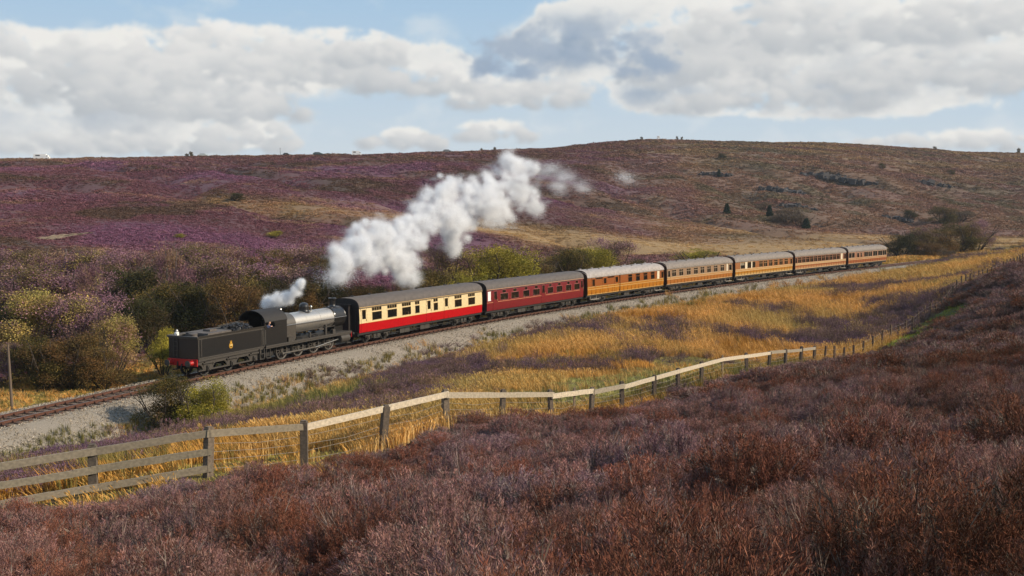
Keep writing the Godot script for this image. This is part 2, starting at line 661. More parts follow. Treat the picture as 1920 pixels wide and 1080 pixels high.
# ---------- materials ----------
func noise_image(freq: float, lo: float, hi: float, octaves: int, seed_: int, kind := FastNoiseLite.TYPE_SIMPLEX_SMOOTH, size := 512, stretch := 1.0) -> Image:
	var f := FastNoiseLite.new()
	f.noise_type = kind
	f.frequency = freq
	f.fractal_octaves = octaves
	f.seed = seed_
	var im := f.get_seamless_image(size, size)
	im.convert(Image.FORMAT_RGB8)
	if stretch > 1.0:
		im.resize(size, int(size / stretch), Image.INTERPOLATE_LANCZOS)
		im.resize(size, size, Image.INTERPOLATE_LANCZOS)
	im.adjust_bcs(1.0, 1.0, 1.0)
	var by := im.get_data()
	for i in by.size():
		by[i] = int(lerpf(lo, hi, by[i] / 255.0) * 255.0)
	return Image.create_from_data(size, size, false, Image.FORMAT_RGB8, by)


func mat(c: Color, rough: float, metal := 0.0, tex: Texture2D = null, scale := 1.0) -> StandardMaterial3D:
	var m := StandardMaterial3D.new()
	m.albedo_color = c.linear_to_srgb()
	m.roughness = rough
	m.metallic = metal
	m.vertex_color_use_as_albedo = true
	if tex:
		m.albedo_texture = tex
		m.uv1_triplanar = true
		m.uv1_scale = Vector3.ONE * scale
	return m


func make_materials() -> void:
	var grime := ImageTexture.create_from_image(noise_image(0.012, 0.72, 1.0, 5, 3))
	var clean := ImageTexture.create_from_image(noise_image(0.012, 0.9, 1.0, 5, 4))
	var grit := ImageTexture.create_from_image(noise_image(0.06, 0.45, 1.0, 4, 5))
	var stone := ImageTexture.create_from_image(noise_image(0.09, 0.5, 1.0, 3, 9, FastNoiseLite.TYPE_CELLULAR))
	var wood_im := noise_image(0.02, 0.72, 1.0, 5, 12)
	wood_im.resize(512, 4096 / 64, Image.INTERPOLATE_LANCZOS)
	wood_im.resize(64, 512, Image.INTERPOLATE_LANCZOS)
	wood_im.resize(512, 512, Image.INTERPOLATE_LANCZOS)
	var wood := ImageTexture.create_from_image(wood_im)
	M.ground = mat(Color.WHITE, 1.0, 0.0, grit, 0.35)
	M.ground.uv1_world_triplanar = true
	M.ground.heightmap_enabled = true
	M.ground.heightmap_texture = grit
	M.ground.heightmap_scale = 9.0
	M.ballast = mat(lin(194, 181, 162), 0.95, 0.0, stone, 0.9)
	M.ballast.uv1_world_triplanar = true
	M.ballast.heightmap_enabled = true
	M.ballast.heightmap_texture = stone
	M.ballast.heightmap_scale = 5.0
	M.chip = mat(Color.WHITE, 0.9)
	M.plant = mat(Color.WHITE, 0.85)
	M.plant.metallic_specular = 0.25
	M.leaf = mat(Color.WHITE, 0.7)
	M.leaf.metallic_specular = 0.3
	M.leaf.backlight_enabled = true
	M.leaf.backlight = Color(0.6, 0.6, 0.5)
	M.grass = mat(Color.WHITE, 0.75)
	M.grass.metallic_specular = 0.3
	M.grass.backlight_enabled = true
	M.grass.backlight = Color(0.6, 0.6, 0.5)
	M.bark = mat(Color.WHITE, 0.95, 0.0, grit, 1.5)
	M.steam = mat(Color(0.97, 0.975, 0.98), 1.0)
	M.steam.metallic_specular = 0.0
	M.steam.backlight_enabled = true
	M.steam.backlight = Color(0.9, 0.9, 0.9)
	M.rock = mat(Color.WHITE, 0.95, 0.0, grit, 0.25)
	M.rail_rust = mat(lin(134, 88, 68), 0.75, 0.2, grit, 2.0)
	M.rail_top = mat(lin(190, 184, 178), 0.3, 0.9)
	M.sleeper = mat(lin(126, 96, 78), 0.95, 0.0, grit, 1.2)
	M.fence = mat(Color.WHITE, 0.92, 0.0, wood, 0.9)
	M.wire = mat(lin(150, 140, 128), 0.6, 0.5)
	# vehicles; vertex colours carry the liveries
	M.paint = mat(Color.WHITE, 0.28, 0.0, clean, 0.5)
	M.paint.clearcoat_enabled = true
	M.paint.clearcoat = 0.4
	M.paint.clearcoat_roughness = 0.12
	M.teak = mat(Color.WHITE, 0.3, 0.0, wood, 0.8)
	M.teak.clearcoat_enabled = true
	M.teak.clearcoat = 0.6
	M.teak.clearcoat_roughness = 0.15
	M.black = mat(lin(34, 32, 30), 0.42, 0.1, grime, 0.6)
	M.black.clearcoat_enabled = true
	M.black.clearcoat = 0.5
	M.black.clearcoat_roughness = 0.18
	M.boiler = mat(lin(216, 210, 200), 0.44, 0.92, clean, 0.7)
	M.cladding = mat(lin(120, 113, 104), 0.4, 0.7, clean, 0.7)
	M.iron = mat(lin(84, 78, 71), 0.6, 0.25, grime, 1.5)
	M.dark_iron = mat(lin(46, 42, 39), 0.7, 0.1, grime, 1.2)
	M.steel = mat(lin(200, 196, 188), 0.3, 0.9)
	M.red = mat(lin(196, 28, 26), 0.4, 0.0, grime, 0.8)
	M.white = mat(lin(235, 232, 226), 0.5)
	M.gold = mat(Color.WHITE, 0.5)
	M.coal = mat(lin(34, 32, 31), 0.5)
	M.roof_dark = mat(lin(104, 95, 88), 0.75, 0.0, grime, 0.35)
	M.step = mat(lin(166, 156, 142), 0.7)
	M.roof_brown = mat(lin(146, 134, 122), 0.7, 0.0, grime, 0.35)
	M.roof_grey = mat(lin(182, 172, 164), 0.7, 0.0, grime, 0.35)
	M.end_black = mat(lin(42, 33, 29), 0.6, 0.0, grime, 0.8)
	M.end_teak = mat(lin(88, 48, 24), 0.45, 0.0, wood, 0.8)
	M.inside = mat(lin(112, 88, 64), 0.8)
	M.cloth = mat(Color.WHITE, 0.9)
	M.glass = StandardMaterial3D.new()
	M.glass.transparency = BaseMaterial3D.TRANSPARENCY_ALPHA
	M.glass.albedo_color = Color(0.13, 0.13, 0.12, 0.4)
	M.glass.roughness = 0.04
	M.car = mat(Color.WHITE, 0.3)


# ---------- the sky ----------
# clouds of the view ahead: azimuth, height (degrees), reach in each, strength
var clouds := [[-16.9, 7.05, 8.0, 2.1, 1.0], [-22.4, 5.2, 6.5, 2.0, 1.0], [-24, 7.4, 1.9, 1.5, 0.9], [-10.6, 7.3, 5.6, 1.5, 0.95], [-18.4, 4.2, 7.0, 1.0, 0.75], [-7.0, 7.7, 2.2, 1.0, 0.7], [-8.2, 6.2, 2.0, 0.7, 0.55], [-13.4, 6.0, 4.2, 1.3, 0.9], [-12.9, 3.1, 2.3, 0.95, 1.3], [-20.6, 2.7, 6.0, 1.0, 1.25], [-5.3, 3.2, 2.2, 0.65, 1.2], [-0.8, 3.6, 2.4, 0.55, 1.15], [-22.5, 3.6, 4.0, 1.0, 0.9], [2.7, 7.8, 5.5, 1.6, 1.1], [-3.7, 6.5, 1.6, 1.1, 0.8], [-1.6, 5.2, 3.2, 0.9, 0.7], [5.0, 8.9, 5.0, 1.4, 0.9], [14.2, 8.4, 10.5, 2.7, 1.2], [9.2, 5.5, 10.0, 1.2, 0.95], [19.2, 6.0, 8.5, 1.5, 1.0], [23.0, 8.4, 5.5, 2.0, 0.9], [21.0, 2.9, 7.0, 0.5, 0.9], [13.0, 4.3, 6.0, 0.9, 0.5], [-21, 3.6, 6.0, 0.8, 0.6], [8.0, 4.6, 4.0, 0.7, 0.5], [20.0, 4.2, 8.0, 0.8, 0.6], [-0.9, 8.9, 1.6, 0.9, -0.8], [-21.6, 9.0, 2.4, 1.0, -0.9], [-6.2, 5.2, 1.7, 1.0, -0.8], [-9.5, 3.9, 2.0, 0.6, -0.7], [-4.5, 9.6, 3.5, 0.8, -0.6]]
var shades := [[2.6, 7.75, 4.6, 1.25, 1.0], [12.0, 4.9, 6.5, 0.9, 0.55], [19.6, 6.0, 3.2, 1.0, 0.5], [-23, 3.8, 5.5, 0.8, 0.5], [-20.5, 5.4, 3.0, 0.6, 0.35], [6.5, 5.2, 3.0, 0.6, 0.4], [13.6, 8.6, 2.8, 0.8, 0.35], [0.8, 8.2, 2.6, 0.8, 0.5], [4.5, 7.0, 3.0, 0.5, 0.5]]
var n_cloud := FastNoiseLite.new()
var n_heap := FastNoiseLite.new()


func sum_spots(list: Array, az: float, el: float) -> float:
	var s := 0.0
	for k in list:
		var p: float = (az - k[0]) / k[2]
		var q: float = (el - k[1]) / k[3]
		var r := p * p + q * q
		if r < 5.0:
			s += exp(-r) * k[4]
	return s


func cloud_depth(az: float, el: float) -> float:
	# noise on heaps of cloud, flatter towards the horizon
	var a := deg_to_rad(az)
	var e := maxf(el, 0.6)
	var p := Vector3(sin(a) * 60.0, e * (1.75 - minf(e, 30.0) * 0.018), cos(a) * 60.0)
	var f := n_cloud.get_noise_3dv(p)
	var heap := n_heap.get_noise_3dv(p)
	var ahead := (1.0 - smoothstep(27.0, 40.0, absf(az))) * (1.0 - smoothstep(11.0, 17.0, el))
	var big := n_big.get_noise_3d(p.x * 1.6 + 31.0, p.y * 2.6, p.z * 1.6) * 1.5 + 0.5
	var laid := minf(sum_spots(clouds, az, el), 1.2) if ahead > 0.0 else 0.0
	return lerpf(big, laid, ahead) * 0.9 + f * 0.5 + heap * 0.62 - lerpf(0.38, 0.56, ahead)


func sky_colour(az: float, el: float) -> Color:
	var blue := Color8(209, 219, 226).lerp(Color8(170, 199, 224), clampf((el - 1.5) / 8.0, 0.0, 1.0)).lerp(Color8(100, 145, 200), smoothstep(9.0, 60.0, el))
	var depth := cloud_depth(az, el)
	var cover := smoothstep(-0.14, 0.09, depth)
	var n := n_cloud.get_noise_3d(az * 1.6, el * 2.6, 90.0)
	blue = blue.lerp(Color8(226, 230, 232), smoothstep(-0.2, 0.5, n + depth * 0.35) * 0.5)
	if cover <= 0.0:
		return blue
	# what lies between this point and the light above and to the right
	var n2 := n_cloud.get_noise_3d(az * 3.2 + 40.0, el * 6.0, 10.0)
	var over := -0.1 - n2 * 0.5
	for k in [[0.25, 0.35, 1.0], [0.6, 0.8, 0.9], [1.1, 1.5, 0.8], [1.6, 2.3, 0.5]]:
		over += clampf(cloud_depth(az + k[0], el + k[1]) + 0.05, 0.0, 0.5) * k[2]
	var shade := smoothstep(0.1, 1.75, over + n * 0.3)
	var c := Color8(240, 238, 233).lerp(Color8(196, 199, 202), shade)
	var dark := clampf(sum_spots(shades, az, el) * (0.8 + n * 0.9), 0.0, 1.0) if absf(az) < 34.0 and el < 15.0 else smoothstep(0.2, 1.0, 0.4 - n) * 0.5
	c = c.lerp(Color8(150, 167, 187), dark * smoothstep(-0.1, 0.3, depth))
	return blue.lerp(c, cover * 0.97)


func make_sky() -> ImageTexture:
	n_cloud.noise_type = FastNoiseLite.TYPE_SIMPLEX_SMOOTH
	n_cloud.frequency = 0.16
	n_cloud.fractal_octaves = 6
	n_cloud.fractal_gain = 0.52
	n_cloud.seed = 21
	n_heap.noise_type = FastNoiseLite.TYPE_CELLULAR
	n_heap.cellular_return_type = FastNoiseLite.RETURN_DISTANCE
	n_heap.frequency = 0.42
	n_heap.fractal_type = FastNoiseLite.FRACTAL_FBM
	n_heap.fractal_octaves = 4
	n_heap.fractal_gain = 0.55
	n_heap.domain_warp_enabled = true
	n_heap.domain_warp_amplitude = 1.2
	n_heap.domain_warp_frequency = 0.25
	n_heap.seed = 5
	var im := Image.create(512, 256, false, Image.FORMAT_RGB8)
	im.fill(Color8(104, 88, 76))
	for j in 130:
		for i in 512:
			var az := fposmod((i + 0.5) * 360.0 / 512.0 + 180.0, 360.0) - 180.0
			im.set_pixel(i, j, sky_colour(az, 90.0 - (j + 0.5) * 180.0 / 256.0))
	im.resize(4096, 2048, Image.INTERPOLATE_CUBIC)
	# the same sky, computed finer in the direction that is looked in
	var w := 800
	var h := 169
	var px := PackedColorArray()
	px.resize(w * h)
	for j in h:
		var el := 90.0 - (j + 855.5) * 180.0 / 2048.0
		for i in w:
			px[j * w + i] = sky_colour((i - 399.5) * 360.0 / 4096.0, el)
	rng.seed = 303
	for k in heaps:
		heap_up(px, w, h, k)
	for j in h:
		for i in w:
			im.set_pixel(posmod(i - 400, 4096), j + 855, px[j * w + i])
	return ImageTexture.create_from_image(im)


# cumulus: middle azimuth, height of the base, breadth, height, number of billows, whiteness of the tops
var heaps := [
	[-19.6, 2.2, 9.0, 1.2, 46, 0.75], [-12.9, 2.35, 4.4, 1.75, 42, 0.9], [-5.4, 2.5, 4.2, 1.05, 30, 0.8], [-0.7, 2.9, 3.6, 0.95, 24, 0.8], [21.0, 2.3, 9.0, 0.9, 40, 1.0],
	[-22.5, 4.6, 8.0, 3.4, 44, 0.8], [-16.5, 4.4, 9.0, 4.3, 90, 0.95], [-10.0, 5.4, 8.0, 2.9, 70, 0.95], [-7.0, 6.6, 3.4, 1.7, 26, 1.0], [-13.8, 3.9, 7.0, 2.0, 50, 0.75],
	[-3.6, 5.3, 3.0, 1.5, 26, 0.9], [0.8, 4.6, 6.5, 1.7, 40, 0.8], [9.6, 5.8, 7.0, 4.0, 60, 1.0], [13.0, 4.4, 10.0, 2.0, 60, 0.52], [19.0, 5.4, 6.0, 1.4, 30, 0.5], [15.0, 7.2, 12.0, 3.2, 60, 0.95], [20.5, 5.0, 9.0, 2.6, 60, 0.75], [23.0, 7.4, 8.0, 2.6, 40, 1.0], [3.0, 6.2, 9.5, 3.2, 60, 0.3]]


func heap_up(px: PackedColorArray, w: int, h: int, k: Array) -> void:
	var billows: Array = []
	for i in int(k[4]):
		var u := rng.randf_range(-1.0, 1.0)
		var lift := sqrt(maxf(0.0, 1.0 - u * u)) * (0.7 + 0.45 * n_cloud.get_noise_2d(k[0] * 3.0 + u * 5.0, 7.0))
		var v := lift * pow(rng.randf(), 0.8)
		billows.append([v, k[0] + u * k[2] * 0.5, k[1] + v * k[3], rng.randf_range(0.18, 0.5) * (0.5 + 0.5 * k[3]) * (0.75 + 0.4 * (1.0 - v))])
	billows.sort_custom(func(p, q): return p[0] > q[0])
	for b in billows:
		var ry: float = b[3]
		var rx: float = ry * 1.65
		var i0 := maxi(0, int((b[1] - rx * 1.4) * 4096.0 / 360.0 + 400.0))
		var i1 := mini(w - 1, int((b[1] + rx * 1.4) * 4096.0 / 360.0 + 400.0))
		var j0 := maxi(0, int((90.0 - b[2] - ry * 1.4) * 2048.0 / 180.0 - 855.0))
		var j1 := mini(h - 1, int((90.0 - b[2] + ry * 1.4) * 2048.0 / 180.0 - 855.0))
		var rise := clampf(b[0], 0.0, 1.0)
		for j in range(j0, j1 + 1):
			var el := 90.0 - (j + 855.5) * 180.0 / 2048.0
			for i in range(i0, i1 + 1):
				var az := (i - 399.5) * 360.0 / 4096.0
				var x: float = (az - b[1]) / rx
				var y: float = (el - b[2]) / ry
				var n := n_cloud.get_noise_2d(az * 3.6 + 300.0, el * 6.0)
				var soft: bool = k[5] < 0.4
				var a := smoothstep(0.0, 1.0 if soft else 0.75, 1.0 - sqrt(x * x + y * y) + n * (0.9 if soft else 0.75)) * (0.4 if soft else 0.8)
				if a <= 0.0:
					continue
				var lit := clampf(0.5 + 0.4 * x + 0.55 * y + n * 0.2, 0.0, 1.0)
				var white: float = clampf(0.1 + 0.95 * rise, 0.0, 1.0) * k[5]
				var c := Color8(176, 183, 190).lerp(Color8(212, 213, 213), lit).lerp(Color8(204, 206, 207).lerp(Color8(250, 247, 242), lit), white)
				if k[5] < 0.5:
					c = Color8(144, 163, 187).lerp(Color8(190, 199, 209), lit * 0.5 + rise * 0.4)
				var fade := smoothstep(0.0, 0.35, (el - k[1]) / k[3] + 0.3)
				px[j * w + i] = px[j * w + i].lerp(c, a * fade)


# ---------- plants ----------
func pick(list: Array) -> Color:
	return list[rng.randi() % list.size()]


func around(r: float) -> Vector3:
	return Vector3(rng.randfn(), rng.randfn(), rng.randfn()) * r


func unit() -> Vector3:
	return Vector3(rng.randfn(), rng.randfn(), rng.randfn()).normalized()


# a small leaf: two triangles that share their long axis, bent a little
func leaf(b: MB, at: Vector3, dir: Vector3, size: float, wide: float) -> void:
	var side := dir.cross(unit()).normalized() * wide
	var up := dir.cross(side).normalized() * wide * 0.3
	b.flat(at, at + dir * size * 0.5 + side + up, at + dir * size)
	b.flat(at, at + dir * size, at + dir * size * 0.5 - side + up)


func heather_mesh(seed_: int, stems: int, sprigs: int, radius: float, high: float, tips: Array, greens: Array, wood: Array, bare: float, fat := 1.0) -> ArrayMesh:
	rng.seed = seed_
	var b := MB.new()
	for i in stems:
		var a := rng.randf() * TAU
		var r := radius * sqrt(rng.randf())
		var out := Vector3(cos(a), 0, sin(a))
		var foot := out * r * 0.2 + around(0.02)
		foot.y = -0.08
		var tip := out * r + around(0.03)
		tip.y = high * sqrt(1.0 - 0.8 * r * r / radius / radius) * rng.randf_range(0.8, 1.06)
		var dir := (tip - foot).normalized()
		var side := dir.cross(unit()).normalized() * 0.004 * fat
		b.col = pick(wood)
		b.flat(foot - side * 1.6, foot + side * 1.6, tip - dir * 0.03 + side * 0.6)
		var naked := rng.randf() < bare
		if naked:
			for q in 6:
				var at := foot.lerp(tip, rng.randf_range(0.35, 0.9))
				var to := at + (dir + around(0.4)).normalized() * rng.randf_range(0.07, 0.16)
				b.flat(at - side, at + side, to)
			continue
		var dead := rng.randf() < 0.12
		var tone := rng.randf_range(0.72, 1.28)
		var own := pick(tips)
		for q in sprigs:
			var f := 1.0 - pow(rng.randf(), 1.6) * 0.5
			var at := foot.lerp(tip, f) + around(0.011 + 0.012 * (1.0 - f))
			var d := (dir * 0.9 + unit() + Vector3(0, 0.15, 0)).normalized()
			b.col = (own if rng.randf() < 0.6 else pick(tips)) if f > 0.6 and not dead else (pick(wood) if dead else pick(greens))
			b.col = b.col * (tone * rng.randf_range(0.85, 1.15))
			leaf(b, at, d, rng.randf_range(0.02, 0.05) * (1.0 + (fat - 1.0) * 0.7), rng.randf_range(0.0019, 0.0034) * fat)
	return b.done()


func tuft_mesh(seed_: int, blades: int, radius: float, high: float, wide: float, cols: Array, lean: float, plumes := 0.0) -> ArrayMesh:
	rng.seed = seed_
	var b := MB.new()
	for i in blades:
		var a := rng.randf() * TAU
		var r := radius * sqrt(rng.randf())
		var p := Vector3(cos(a) * r, -0.06, sin(a) * r)
		var h := high * rng.randf_range(0.55, 1.1)
		var bend := Vector3(cos(a), 0, sin(a)) * rng.randf_range(0.05, 0.4) * h + Vector3(-1, 0, 0.35) * lean * h * rng.randf_range(0.4, 1.2)
		var q := p + Vector3(0, h * 0.62, 0) + bend * 0.35
		var e := p + Vector3(0, h * 0.96, 0) + bend
		var side := Vector3(-sin(a + 0.6), 0, cos(a + 0.6)) * wide * rng.randf_range(0.6, 1.2)
		b.col = pick(cols)
		b.flat(p - side, p + side, q + side * 0.7)
		b.flat(p - side, q + side * 0.7, q - side * 0.7)
		b.flat(q - side * 0.7, q + side * 0.7, e)
		if rng.randf() < plumes:
			leaf(b, e - (e - q) * 0.3, (e - q).normalized(), 0.14, wide * 1.2)
	return b.done()


func cushion_mesh(seed_: int, count: int, size: float) -> ArrayMesh:
	rng.seed = seed_
	var b := MB.new()
	for i in count:
		var a := rng.randf() * TAU
		var e := asin(rng.randf())
		var d := Vector3(cos(a) * cos(e), sin(e) * 0.75, sin(a) * cos(e))
		var at := d * rng.randf_range(0.55, 1.0)
		at.y = maxf(at.y - 0.12, 0.0) * 0.85
		var g := rng.randf_range(0.8, 1.2)
		b.col = Color(g * rng.randf_range(0.94, 1.08), g, g * rng.randf_range(0.9, 1.06))
		leaf(b, at, (d + around(0.5)).normalized(), size * rng.randf_range(0.7, 1.3), size * 0.32)
	return b.done()


func turned(at: Vector3, s: float, tall := 1.0, lean := 0.12) -> Transform3D:
	var b := Basis(Vector3.UP, rng.randf() * TAU) * Basis(Vector3(rng.randfn(), 0, rng.randfn()).normalized(), rng.randfn() * lean)
	return Transform3D(b.scaled_local(Vector3(s, s * tall, s)), at)


# like turned(), but keeps the lean that the wind gives
func combed(at: Vector3, s: float, tall := 1.0) -> Transform3D:
	return Transform3D(Basis(Vector3.UP, rng.randfn() * 0.45 + n_mid.get_noise_2d(at.x * 1.6, at.z * 1.6) * 2.2).scaled_local(Vector3(s, s * tall, s)), at)


func in_view(x: float, d: float, wide := 0.62) -> bool:
	return d > -6.0 and absf(x) < 9.0 + maxf(d, 0.0) * wide


func plant_near_heather() -> void:
	var tips := [lin(138, 98, 90), lin(154, 112, 104), lin(120, 84, 74), lin(168, 130, 118), lin(136, 98, 96), lin(104, 76, 64)]
	var rust := [lin(140, 86, 68), lin(122, 74, 58), lin(150, 100, 82), lin(110, 76, 60)]
	var dusk := [lin(126, 96, 98), lin(140, 110, 110), lin(112, 84, 88), lin(148, 122, 114)]
	var greens := [lin(66, 56, 38), lin(54, 46, 34), lin(78, 62, 46), lin(68, 52, 44)]
	var wood := [lin(130, 114, 104), lin(106, 92, 82), lin(152, 136, 126), lin(84, 70, 62)]
	var kinds: Array = []
	var tones := [tips, tips, rust, dusk, tips, dusk]
	var bares := [0.2, 0.34, 0.14, 0.24, 0.88, 0.6]
	for i in 6:
		kinds.append(heather_mesh(100 + i, 180, 56, 0.42, 0.5, tones[i], greens, wood, bares[i], 1.0))
	var coarse: Array = []
	for i in 6:
		coarse.append(heather_mesh(200 + i, 90, 24, 0.45, 0.5, tones[i], greens, wood, bares[i], 2.0))
	var finest: Array = []
	for i in 6:
		finest.append(heather_mesh(300 + i, 190, 84, 0.42, 0.5, tones[i], greens, wood, bares[i], 0.66))
	var where: Array = []
	var tint: Array = []
	for i in 18:
		where.append([])
		tint.append(PackedColorArray())
	rng.seed = 77
	for band in [[-6.0, 13.0, 0.33, 12], [13.0, 24.0, 0.34, 0], [24.0, 46.0, 0.38, 0], [46.0, 84.0, 0.46, 6], [84.0, 225.0, 0.72, 6]]:
		var step: float = band[2]
		var d: float = band[0]
		while d < band[1]:
			var x0 := -9.0 - maxf(d, 0.0) * 0.62
			var x1 := minf(9.0 + maxf(d, 0.0) * 0.66, 150.0)
			var x := x0
			while x < x1:
				var px := x + rng.randf_range(-0.5, 0.5) * step
				var pd := d + rng.randf_range(-0.5, 0.5) * step
				x += step
				if px * px + pd * pd < 14.0:
					continue
				var f := past_fence(px, pd)
				if f < 0.25 + n_fine.get_noise_2d(px, pd) * 0.5 + (1.0 * smoothstep(-4.0, -7.5, px) + 2.2 * smoothstep(-7.0, -10.5, px) if pd < 32.0 else 0.0):
					continue
				var green := spots([[30.8, 90, 3.6, 8], [37, 100, 3.2, 7], [26.5, 81, 2.4, 5]], px, pd)
				if green + n_fine.get_noise_2d(px * 2, pd * 2) * 0.3 > 0.42:
					continue
				var a := n_fine.get_noise_2d(px * 1.5 + 70.0, pd * 1.2)
				var e := n_mid.get_noise_2d(px * 2.4 + 50.0, pd * 2.4)
				var g := n_fine.get_noise_2d(px * 0.9 + 9.0, pd * 0.9)
				if a < -0.16 and rng.randf() < 0.86:
					continue
				var k := rng.randi() % 3
				var dusky := smoothstep(30.0, 60.0, pd) * 0.5 + e
				if dusky > 0.3 and rng.randf() < 0.5:
					k = 3
				if g > 0.19:
					k = 4 if rng.randf() < 0.55 else 5
				elif e < -0.18 and rng.randf() < 0.65:
					k = 2
				var s := rng.randf_range(0.75, 1.3) * (1.0 + a * 0.45)
				var tall := rng.randf_range(0.8, 1.15) * (1.0 + a * 0.6)
				if band[3] == 6:
					s *= 1.25 if pd < 84.0 else 1.75
					tall *= 0.8 if pd < 84.0 else 0.62
				tall *= lerpf(0.5, 1.0, smoothstep(0.8, 6.0, f))
				var brown := smoothstep(0.12, 0.34, px / maxf(pd, 4.0) + e * 0.2)
				var tone := rng.randf_range(0.75, 1.2) * (1.0 + e * 0.4) * (1.04 - 0.14 * brown)
				where[k + band[3]].append(turned(Vector3(px, land(px, pd) - 0.03, -pd), s, tall, 0.22))
				tint[k + band[3]].append(Color(tone * (1.0 + g * 0.14), tone * (1.0 - brown * 0.02), tone * (1.0 + e * 0.14 - brown * 0.12)))
			d += step
	var holder := Node3D.new()
	holder.name = numbered("heather")
	add_child(holder, true)
	holder.set_meta("kind", "stuff")
	tag(holder, "brown and dusky pink heather covering the whole near hillside this side of the fence", "heather")
	for i in 18:
		if where[i].size():
			scatter("heather_clumps", (kinds if i < 6 else coarse if i < 12 else finest)[i % 6], M.plant, where[i], tint[i], "", "", holder)


func plant_field() -> void:
	var gold := [lin(210, 168, 102), lin(196, 150, 82), lin(222, 186, 124), lin(182, 136, 72), lin(206, 160, 90)]
	var amber := [lin(184, 140, 68), lin(170, 126, 58), lin(196, 154, 80), lin(164, 124, 68)]
	var rush := [lin(128, 120, 66), lin(114, 108, 54), lin(146, 132, 78), lin(104, 94, 52)]
	var turf := [lin(166, 158, 92), lin(148, 144, 76), lin(180, 166, 106), lin(138, 128, 68)]
	var ling := [lin(120, 88, 102), lin(106, 78, 86), lin(132, 102, 110), lin(102, 78, 66), lin(116, 92, 74), lin(96, 82, 58)]
	var meshes := [tuft_mesh(1, 34, 0.3, 0.56, 0.012, gold, 0.35, 0.4), tuft_mesh(2, 30, 0.28, 0.5, 0.013, amber, 0.25), tuft_mesh(3, 34, 0.22, 0.62, 0.012, rush, 0.08), tuft_mesh(4, 40, 0.34, 0.16, 0.012, turf, 0.2), heather_mesh(31, 50, 7, 0.45, 0.46, ling, [lin(70, 56, 36), lin(84, 64, 44)], [lin(120, 100, 92)], 0.1, 2.0)]
	var where: Array = [[], [], [], [], []]
	var tint: Array = []
	for i in 5:
		tint.append(PackedColorArray())
	rng.seed = 78
	for band in [[18.0, 50.0, 0.3], [50.0, 90.0, 0.42], [90.0, 150.0, 0.66], [150.0, 262.0, 1.15]]:
		var step: float = band[2]
		var d: float = band[0]
		while d < band[1]:
			var x := -10.0 - d * 0.62
			while x < minf(6.0 + d * 0.62, 146.0):
				var px := x + rng.randf_range(-0.55, 0.55) * step
				var pd := d + rng.randf_range(-0.55, 0.55) * step
				x += step
				var f := past_fence(px, pd)
				if f > -2.6 and f < 4.0 and pd < 33.0 and px < -4.5:
					if rng.randf() < 0.8:
						where[3 if rng.randf() < 0.85 else 0].append(combed(Vector3(px, land(px, pd), -pd), rng.randf_range(0.7, 1.1), 0.75))
						tint[3 if where[3].size() > tint[3].size() else 0].append(Color(1.1, 1.06, 0.9))
					continue
				if f > 0.5 and pd < 217.0:
					var green := spots([[30.8, 90, 3.6, 8], [37, 100, 3.2, 7], [26.5, 81, 2.4, 5]], px, pd)
					if green > 0.35:
						where[3].append(turned(Vector3(px, land(px, pd), -pd), rng.randf_range(0.8, 1.3) * step * 2.0))
						tint[3].append(Color(0.85, 1.0, 0.42) * rng.randf_range(0.7, 1.0))
					continue
				var t := from_track(px, pd)
				if t < lerpf(3.0, 2.5, smoothstep(98.0, 135.0, pd)) + n_fine.get_noise_2d(px, pd) * 1.2:
					continue
				var w := field_mix(px, pd)
				var j := Vector3(rng.randfn(), rng.randfn(), rng.randfn()) * 0.2
				w += j
				var k := 0
				var e := n_mid.get_noise_2d(px * 1.5 - 40.0, pd)
				if w.x > w.y and w.x > w.z:
					k = 4
				elif w.z > w.y:
					k = 2
				elif e + smoothstep(110.0, 60.0, pd) * 0.3 > 0.36:
					k = 1
				if pd > 40.0 and pd < 84.0 and f > -9.0 + n_fine.get_noise_2d(px * 0.4, pd * 0.4) * 4.0 + n_mid.get_noise_2d(px, pd) * 4.0 and f < -1.6 and rng.randf() < 0.93:
					k = 3
				var clump := maxf(0.0, n_fine.get_noise_2d(px * 0.55 + 5.0, pd * 0.55)) if k == 4 else 0.0
				if k == 4:
					e = n_fine.get_noise_2d(px * 0.7 + 20.0, pd * 0.7)
				var s := rng.randf_range(0.75, 1.25) * maxf(1.0, step * 1.9)
				var tall := rng.randf_range(0.8, 1.15) / maxf(1.0, step * 1.35)
				clump *= smoothstep(5.0, 14.0, t) * smoothstep(34.0, 48.0, pd)
				s *= 1.0 + clump * 0.8
				tall *= 1.0 + clump * 0.9
				if t < 9.0:
					tall *= lerpf(0.7 if pd < 115.0 else 0.9, 1.0, smoothstep(4.0, 7.0, t))
				var tone := rng.randf_range(0.8, 1.18) * (1.0 + n_fine.get_noise_2d(px * 0.6, pd * 0.45) * 0.35)
				var at := Vector3(px, maxf(land(px, pd), -0.26 - (t - 1.75) * 0.56 if t < 4.3 else -1.69 - (t - 4.3) * 0.49 if t < 6.0 else -9.0), -pd)
				where[k].append(turned(at, s, tall) if k > 2 else combed(at, s, tall))
				tint[k].append(Color(tone * (1.0 + e * 0.35), tone * (1.0 + e * (0.1 if k != 4 else 0.4)), tone * (1.0 if k != 4 else 1.0 - e * 0.25)))
			d += step
	for i in 14000:
		var q := rng.randf()
		var ss := -60.0 + 270.0 * q * q
		var t := -3.4 - 7.5 * rng.randf() + n_fine.get_noise_1d(ss) * 1.5
		if t > -3.6:
			continue
		var at := beside(ss, t)
		at.y = land(at.x, -at.z)
		var k := 3 if rng.randf() < 0.7 else (0 if rng.randf() < 0.6 else 2)
		where[k].append(turned(at, rng.randf_range(0.7, 1.3) * (1.0 + maxf(0.0, ss) * 0.008), 0.8 if k == 3 else 0.5))
		var g := rng.randf_range(0.85, 1.2)
		tint[k].append(Color(g * 1.12, g, g * 0.85))
